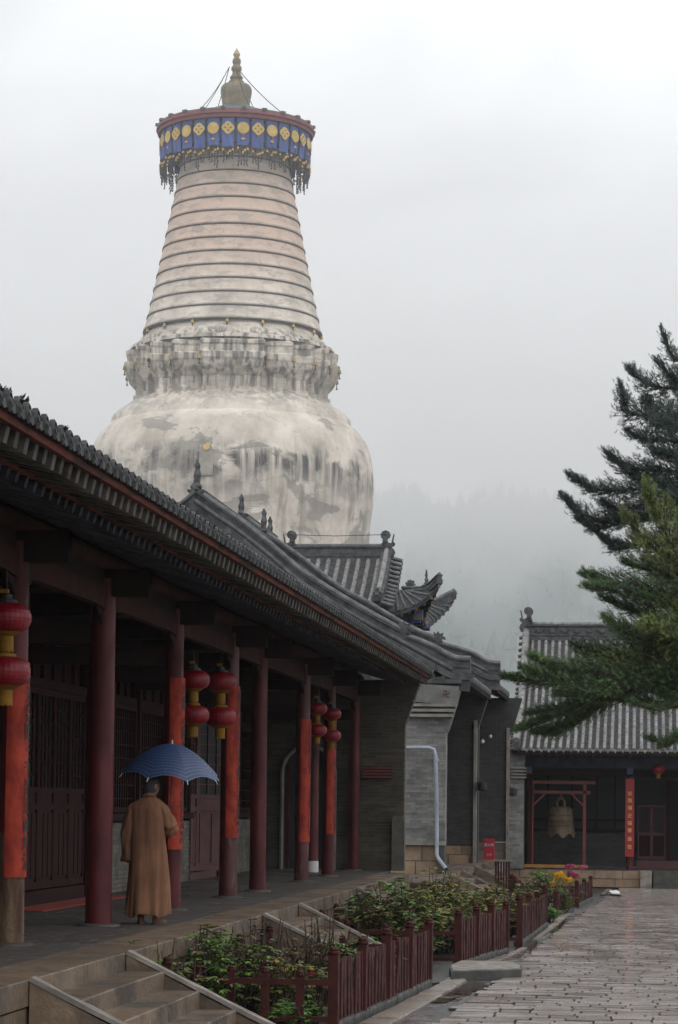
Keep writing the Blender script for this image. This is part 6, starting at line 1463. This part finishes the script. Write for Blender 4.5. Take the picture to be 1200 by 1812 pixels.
bod = MB(); bod.add([tuple(v.co) for v in em.vertices], [tuple(p.vertices) for p in em.polygons]); bpy.data.objects.remove(bo)
# head with face, turned a little to the right
hc_ = PP(.045, .02, 1.525); yaw = math.radians(-38); Hm = Matrix.Translation(hc_) @ Matrix.Rotation(yaw, 4, 'Z') @ Matrix.Rotation(math.radians(-8), 4, 'X')
vs = []; nu, nv = 28, 20
def headpt(a, b, g=1.0):
    x = math.sin(b)*math.cos(a); y = math.sin(b)*math.sin(a); z = math.cos(b); X, Y_, Z = x*.074, y*.093, z*.112
    if z < 0: X *= 1-.28*z*z; Y_ = Y_*(1-.12*z*z)+(.012 if y > 0 else 0)*-z
    f = max(0, y)**6
    n_ = math.exp(-((x/.16)**2+((z+.12)/.22)**2))*f; Y_ += .022*n_                                # nose
    for ex in (-.33, .33): Y_ -= .012*math.exp(-(((x-ex)/.16)**2+((z-.10)/.12)**2))*(y > 0)        # eye hollows
    Y_ += .007*math.exp(-((x/.30)**2+((z+.48)/.09)**2))*(y > 0); Y_ += .012*math.exp(-((x/.3)**2+((z+.80)/.16)**2))*(y > 0)  # lips, chin
    Y_ += .006*math.exp(-(((z-.26)/.1)**2))*(y > .3)
    return Hm @ Vector((X*g, Y_*g, Z*g))
for j in range(nv+1):
    for i in range(nu): vs.append(headpt(2*math.pi*i/nu, math.pi*j/nv))
bod.add(vs, [(j*nu+i, j*nu+(i+1) % nu, (j+1)*nu+(i+1) % nu, (j+1)*nu+i) for j in range(nv) for i in range(nu)])
for sx in (-1, 1):
    bod.lathe([(.004, -.032), (.016, -.026), (.020, 0), (.023, .016), (.015, .033), (.003, .038)], 10, (0, 0, 0), fn=lambda r, z, t: (r, z)); n0 = len(bod.v)-60
    for q in range(n0, len(bod.v)): v = Vector(bod.v[q]); bod.v[q] = tuple(Hm @ Vector((sx*(.077+v.x*.35), -.005+v.y*1.0, v.z-.008)))
bobj = bod.build('body', skin_m, pe, smooth=True)
hv_ = []; 
for j in range(12):
    for i in range(nu):
        a = 2*math.pi*i/nu; lim = .50 if math.sin(a) > .3 else (.66 if math.sin(a) > -.2 else .74)
        hv_.append(headpt(a, math.pi*lim*j/11, 1.03))
MB().add(hv_, [(j*nu+i, j*nu+(i+1) % nu, (j+1)*nu+(i+1) % nu, (j+1)*nu+i) for j in range(11) for i in range(nu)]).build('hair', mat('shaved_dark_hair', (.035, .033, .034), (.025, .024, .025), scale=20, rough=.85), pe, smooth=True)
eb = MB()
for ex in (-.028, .028): c = Hm @ Vector((ex, .083, .012)); eb.lathe([(0, -.010), (.009, -.005), (.011, 0), (.009, .005), (0, .010)], 8, c)
eb.build('eyes', ink, pe)
# robe: lofted with folds
RZ = [(.095, -.243, .243, .20), (.14, -.245, .245, .20), (.22, -.235, .243, .19), (.40, -.215, .238, .18), (.60, -.198, .230, .165), (.78, -.188, .218, .155), (.92, -.182, .205, .15), (1.06, -.182, .205, .15), (1.18, -.192, .21, .15), (1.28, -.198, .212, .14), (1.345, -.165, .19, .12), (1.385, -.10, .135, .095), (1.41, -.055, .095, .07), (1.445, -.042, .083, .062)]
nn = 96; vs = []
RS = []
for k in range(len(RZ)-1):
    for j in range(4): f = j/4; RS.append(tuple(RZ[k][q]+(RZ[k+1][q]-RZ[k][q])*f for q in range(4)))
RS.append(RZ[-1])
for z, xl_, xr_, dp in RS:
    cx = (xl_+xr_)/2; hx = (xr_-xl_)/2; fold = max(0, (1.15-z))/1.15
    for i in range(nn):
        a = 2*math.pi*i/nn; w_ = noise.noise(Vector((math.cos(a)*2.4, math.sin(a)*2.4, z*.9)))
        r = 1+fold*(.022*math.sin(9*a+2.2*math.sin(z*2.3+a))+.055*math.sin(4*a+.8+1.3*z)+.22*w_)+.010*math.sin(13*a+z*4+2*math.sin(3*a))*(1 if z < 1.3 else .2)+.05*w_
        zz = z+(.018*math.sin(4*a+1)+.02*w_ if z < .2 else 0)
        ca, sa = math.cos(a), math.sin(a); ex = .88
        vs.append(PP(cx+hx*math.copysign(abs(ca)**ex, ca)*r, .03+dp*math.copysign(abs(sa)**ex, sa)*r+(.05*fold if sa > 0 else 0), zz))
m_ = len(RS); fs = [(i*nn+k, i*nn+(k+1) % nn, (i+1)*nn+(k+1) % nn, (i+1)*nn+k) for i in range(m_-1) for k in range(nn)]
rb_ = MB().add(vs, fs)
ri = rb_.build('robe', robe_m, pe, smooth=True); so_ = ri.modifiers.new('solid', 'SOLIDIFY'); so_.thickness = .008
# sleeves
def sleeve(pts, rad, nm, m=robe_m, sq=1.0):
    mb = MB(); n = 28; vs = []; L_ = len(pts); P_ = []; Rr = []
    for i in range(L_-1):
        for j in range(5): f = j/5; P_.append(Vector(pts[i]).lerp(Vector(pts[i+1]), f)); Rr.append(rad[i]+(rad[i+1]-rad[i])*f)
    P_.append(Vector(pts[-1])); Rr.append(rad[-1])
    mb.tube([PP(*p) for p in P_], Rr, n, cap=False)
    for k in range(len(mb.v)):
        i, q = divmod(k, n); a = 2*math.pi*q/n; c = PP(*P_[i]); v = Vector(mb.v[k]); w_ = 1+.09*math.sin(3*a+i*.5)+.06*math.sin(7*a-i*.4)+.12*noise.noise(Vector((math.cos(a), math.sin(a), i*.35)))
        mb.v[k] = tuple(c+(v-c)*w_)
    o = mb.build(nm, m, pe, smooth=True); s = o.modifiers.new('solid', 'SOLIDIFY'); s.thickness = .007; return o
sleeve([(-.10, .01, 1.335), (-.15, .01, 1.275), (-.19, .0, 1.16), (-.215, .0, 1.0), (-.215, .03, .86), (-.205, .05, .70)], [.045, .068, .074, .075, .078, .085], 'sleeve')
sleeve([(.12, .01, 1.335), (.17, .01, 1.275), (.22, .02, 1.17), (.255, .05, 1.07)], [.045, .07, .08, .085], 'sleeve')
sleeve([(.255, .03, 1.10), (.25, .08, 1.05), (.235, .16, 1.06), (.21, .25, 1.10)], [.06, .088, .082, .07], 'sleeve')
MB().tube([PP(-.035, -.03, 1.42), PP(.02, -.055, 1.435), PP(.075, -.03, 1.43), PP(.09, .03, 1.40)], [.018, .022, .022, .014], 8).build('collar', robe_m, pe, smooth=True)
for sx, fxo, fyo, tw_ in ((-1, -.055, .02, .1), (1, .10, .10, -.55)):
    M = Matrix.Translation(PP(fxo, fyo, 0)) @ Matrix.Rotation(tw_, 4, 'Z'); s = MB(); ns = 16
    for z, ln, wd, oy in ((.0, .125, .040, .055), (.016, .128, .043, .055), (.034, .115, .040, .05), (.055, .07, .036, .015), (.08, .045, .035, .0)):
        for q in range(ns): a = 2*math.pi*q/ns; s.v.append(tuple(M @ Vector((wd*math.cos(a), oy+ln*math.sin(a)*(1 if math.sin(a) > 0 else .9), z))))
    s.f = [(i*ns+k, i*ns+(k+1) % ns, (i+1)*ns+(k+1) % ns, (i+1)*ns+k) for i in range(4) for k in range(ns)]+[tuple(range(ns-1, -1, -1))]
    s.build('shoe', shoe_m, pe, smooth=True)
    MB().tube([PP(fxo, fyo, .06), PP(fxo, fyo+.005, .16), PP(fxo*.95, fyo+.02, .30)], [.036, .043, .055], 14).build('gaiter', trous, pe, smooth=True)
# umbrella
hub = at(305, 1316, PYY+.36); um = thing('umbrella', 'open blue umbrella with fine pale check lines held by the robed person', 'umbrella', hub)
def um_nodes(m, n, l, g, cur, b):
    uv = n.new('ShaderNodeUVMap'); sp = n.new('ShaderNodeSeparateXYZ'); l.new(uv.outputs[0], sp.inputs[0]); res = None
    for ax, fr_q, wd in (('Y', 15, .80), ('X', 7, .86), ('Y', 45, .88)):
        mu_ = n.new('ShaderNodeMath'); mu_.operation = 'MULTIPLY'; l.new(sp.outputs[ax], mu_.inputs[0]); mu_.inputs[1].default_value = fr_q
        fr = n.new('ShaderNodeMath'); fr.operation = 'FRACT'; l.new(mu_.outputs[0], fr.inputs[0]); gt_ = n.new('ShaderNodeMath'); gt_.operation = 'GREATER_THAN'; l.new(fr.outputs[0], gt_.inputs[0]); gt_.inputs[1].default_value = wd
        k = n.new('ShaderNodeMath'); k.operation = 'MULTIPLY'; l.new(gt_.outputs[0], k.inputs[0]); k.inputs[1].default_value = .5 if fr_q == 15 else .15
        if res is None: res = k.outputs[0]
        else: q = n.new('ShaderNodeMath'); q.operation = 'MAXIMUM'; l.new(res, q.inputs[0]); l.new(k.outputs[0], q.inputs[1]); res = q.outputs[0]
    mx = n.new('ShaderNodeMix'); mx.data_type = 'RGBA'; l.new(res, mx.inputs[0]); l.new(cur, mx.inputs[6]); mx.inputs[7].default_value = (.11, .17, .30, 1); return mx.outputs[2]
umm = mat('blue_check_cloth', (.013, .034, .105), (.010, .026, .08), scale=3, rough=.42, rough2=.6, custom=um_nodes)
tilt = Matrix.Translation(hub) @ Matrix.Rotation(math.radians(4.5), 4, 'Y') @ Matrix.Rotation(math.radians(5), 4, 'X')
RU, HU = .575, .37; nr = 12
def up(a, f, sc_=0):
    r = RU*f; return tilt @ Vector((r*math.cos(a), r*math.sin(a), -HU*(f**1.9)+sc_))
ribs = [math.radians(-90-14+45*k) for k in range(8)]
for k in range(8):
    a0 = ribs[k]; na = 10; vs = []; uvs = []
    for j in range(nr+1):
        f = j/nr
        for i in range(na+1):
            s = i/na; q = 4*s*(1-s); ff = f*(1-.075*q*f)
            vs.append(up(a0+math.radians(45)*s, ff, -.012*q*f+.018*q*f**4)); uvs.append((s, f))
    fs = [(j*(na+1)+i, (j+1)*(na+1)+i, (j+1)*(na+1)+i+1, j*(na+1)+i+1) for j in range(nr) for i in range(na)]
    o = MB().add(vs, fs).build('panel', umm, um, smooth=True); ul = o.data.uv_layers.new(name='UVMap')
    for lp in o.data.loops: ul.data[lp.index].uv = uvs[lp.vertex_index]
    o.data.update()
    MB().tube([up(a0, j/6, -.008) for j in range(7)], .0035, 4).build('rib', ink, um)
    MB().tube([tilt @ Vector((0, 0, -.30)), up(a0, .52, -.012)], .003, 4).build('stretcher', ink, um)
    MB().tube([up(a0, .98), up(a0, 1.035, -.004)], .005, 5).build('rib_tip', mat('white_tip', (.6, .6, .62)), um)
sh_end = PP(.197, .345, 1.02)
MB().tube([tilt @ Vector((0, 0, .0)), sh_end], .006, 8).build('shaft', tiledark, um)
MB().tube([PP(.197, .345, 1.22), sh_end, sh_end+Vector((0, .0, -.03)), sh_end+Vector((0, .03, -.055)), sh_end+Vector((0, .06, -.03))], .013, 8).build('handle', darkwood, um, smooth=True)
MB().lathe([(.004, -.02), (.011, .0), (.008, .02), (.006, .04), (0, .045)], 8, hub).build('ferrule', mat('white_tip', (.6, .6, .62)), um)
# compare shaft direction with the hub: the hand holds it in front of the right shoulder
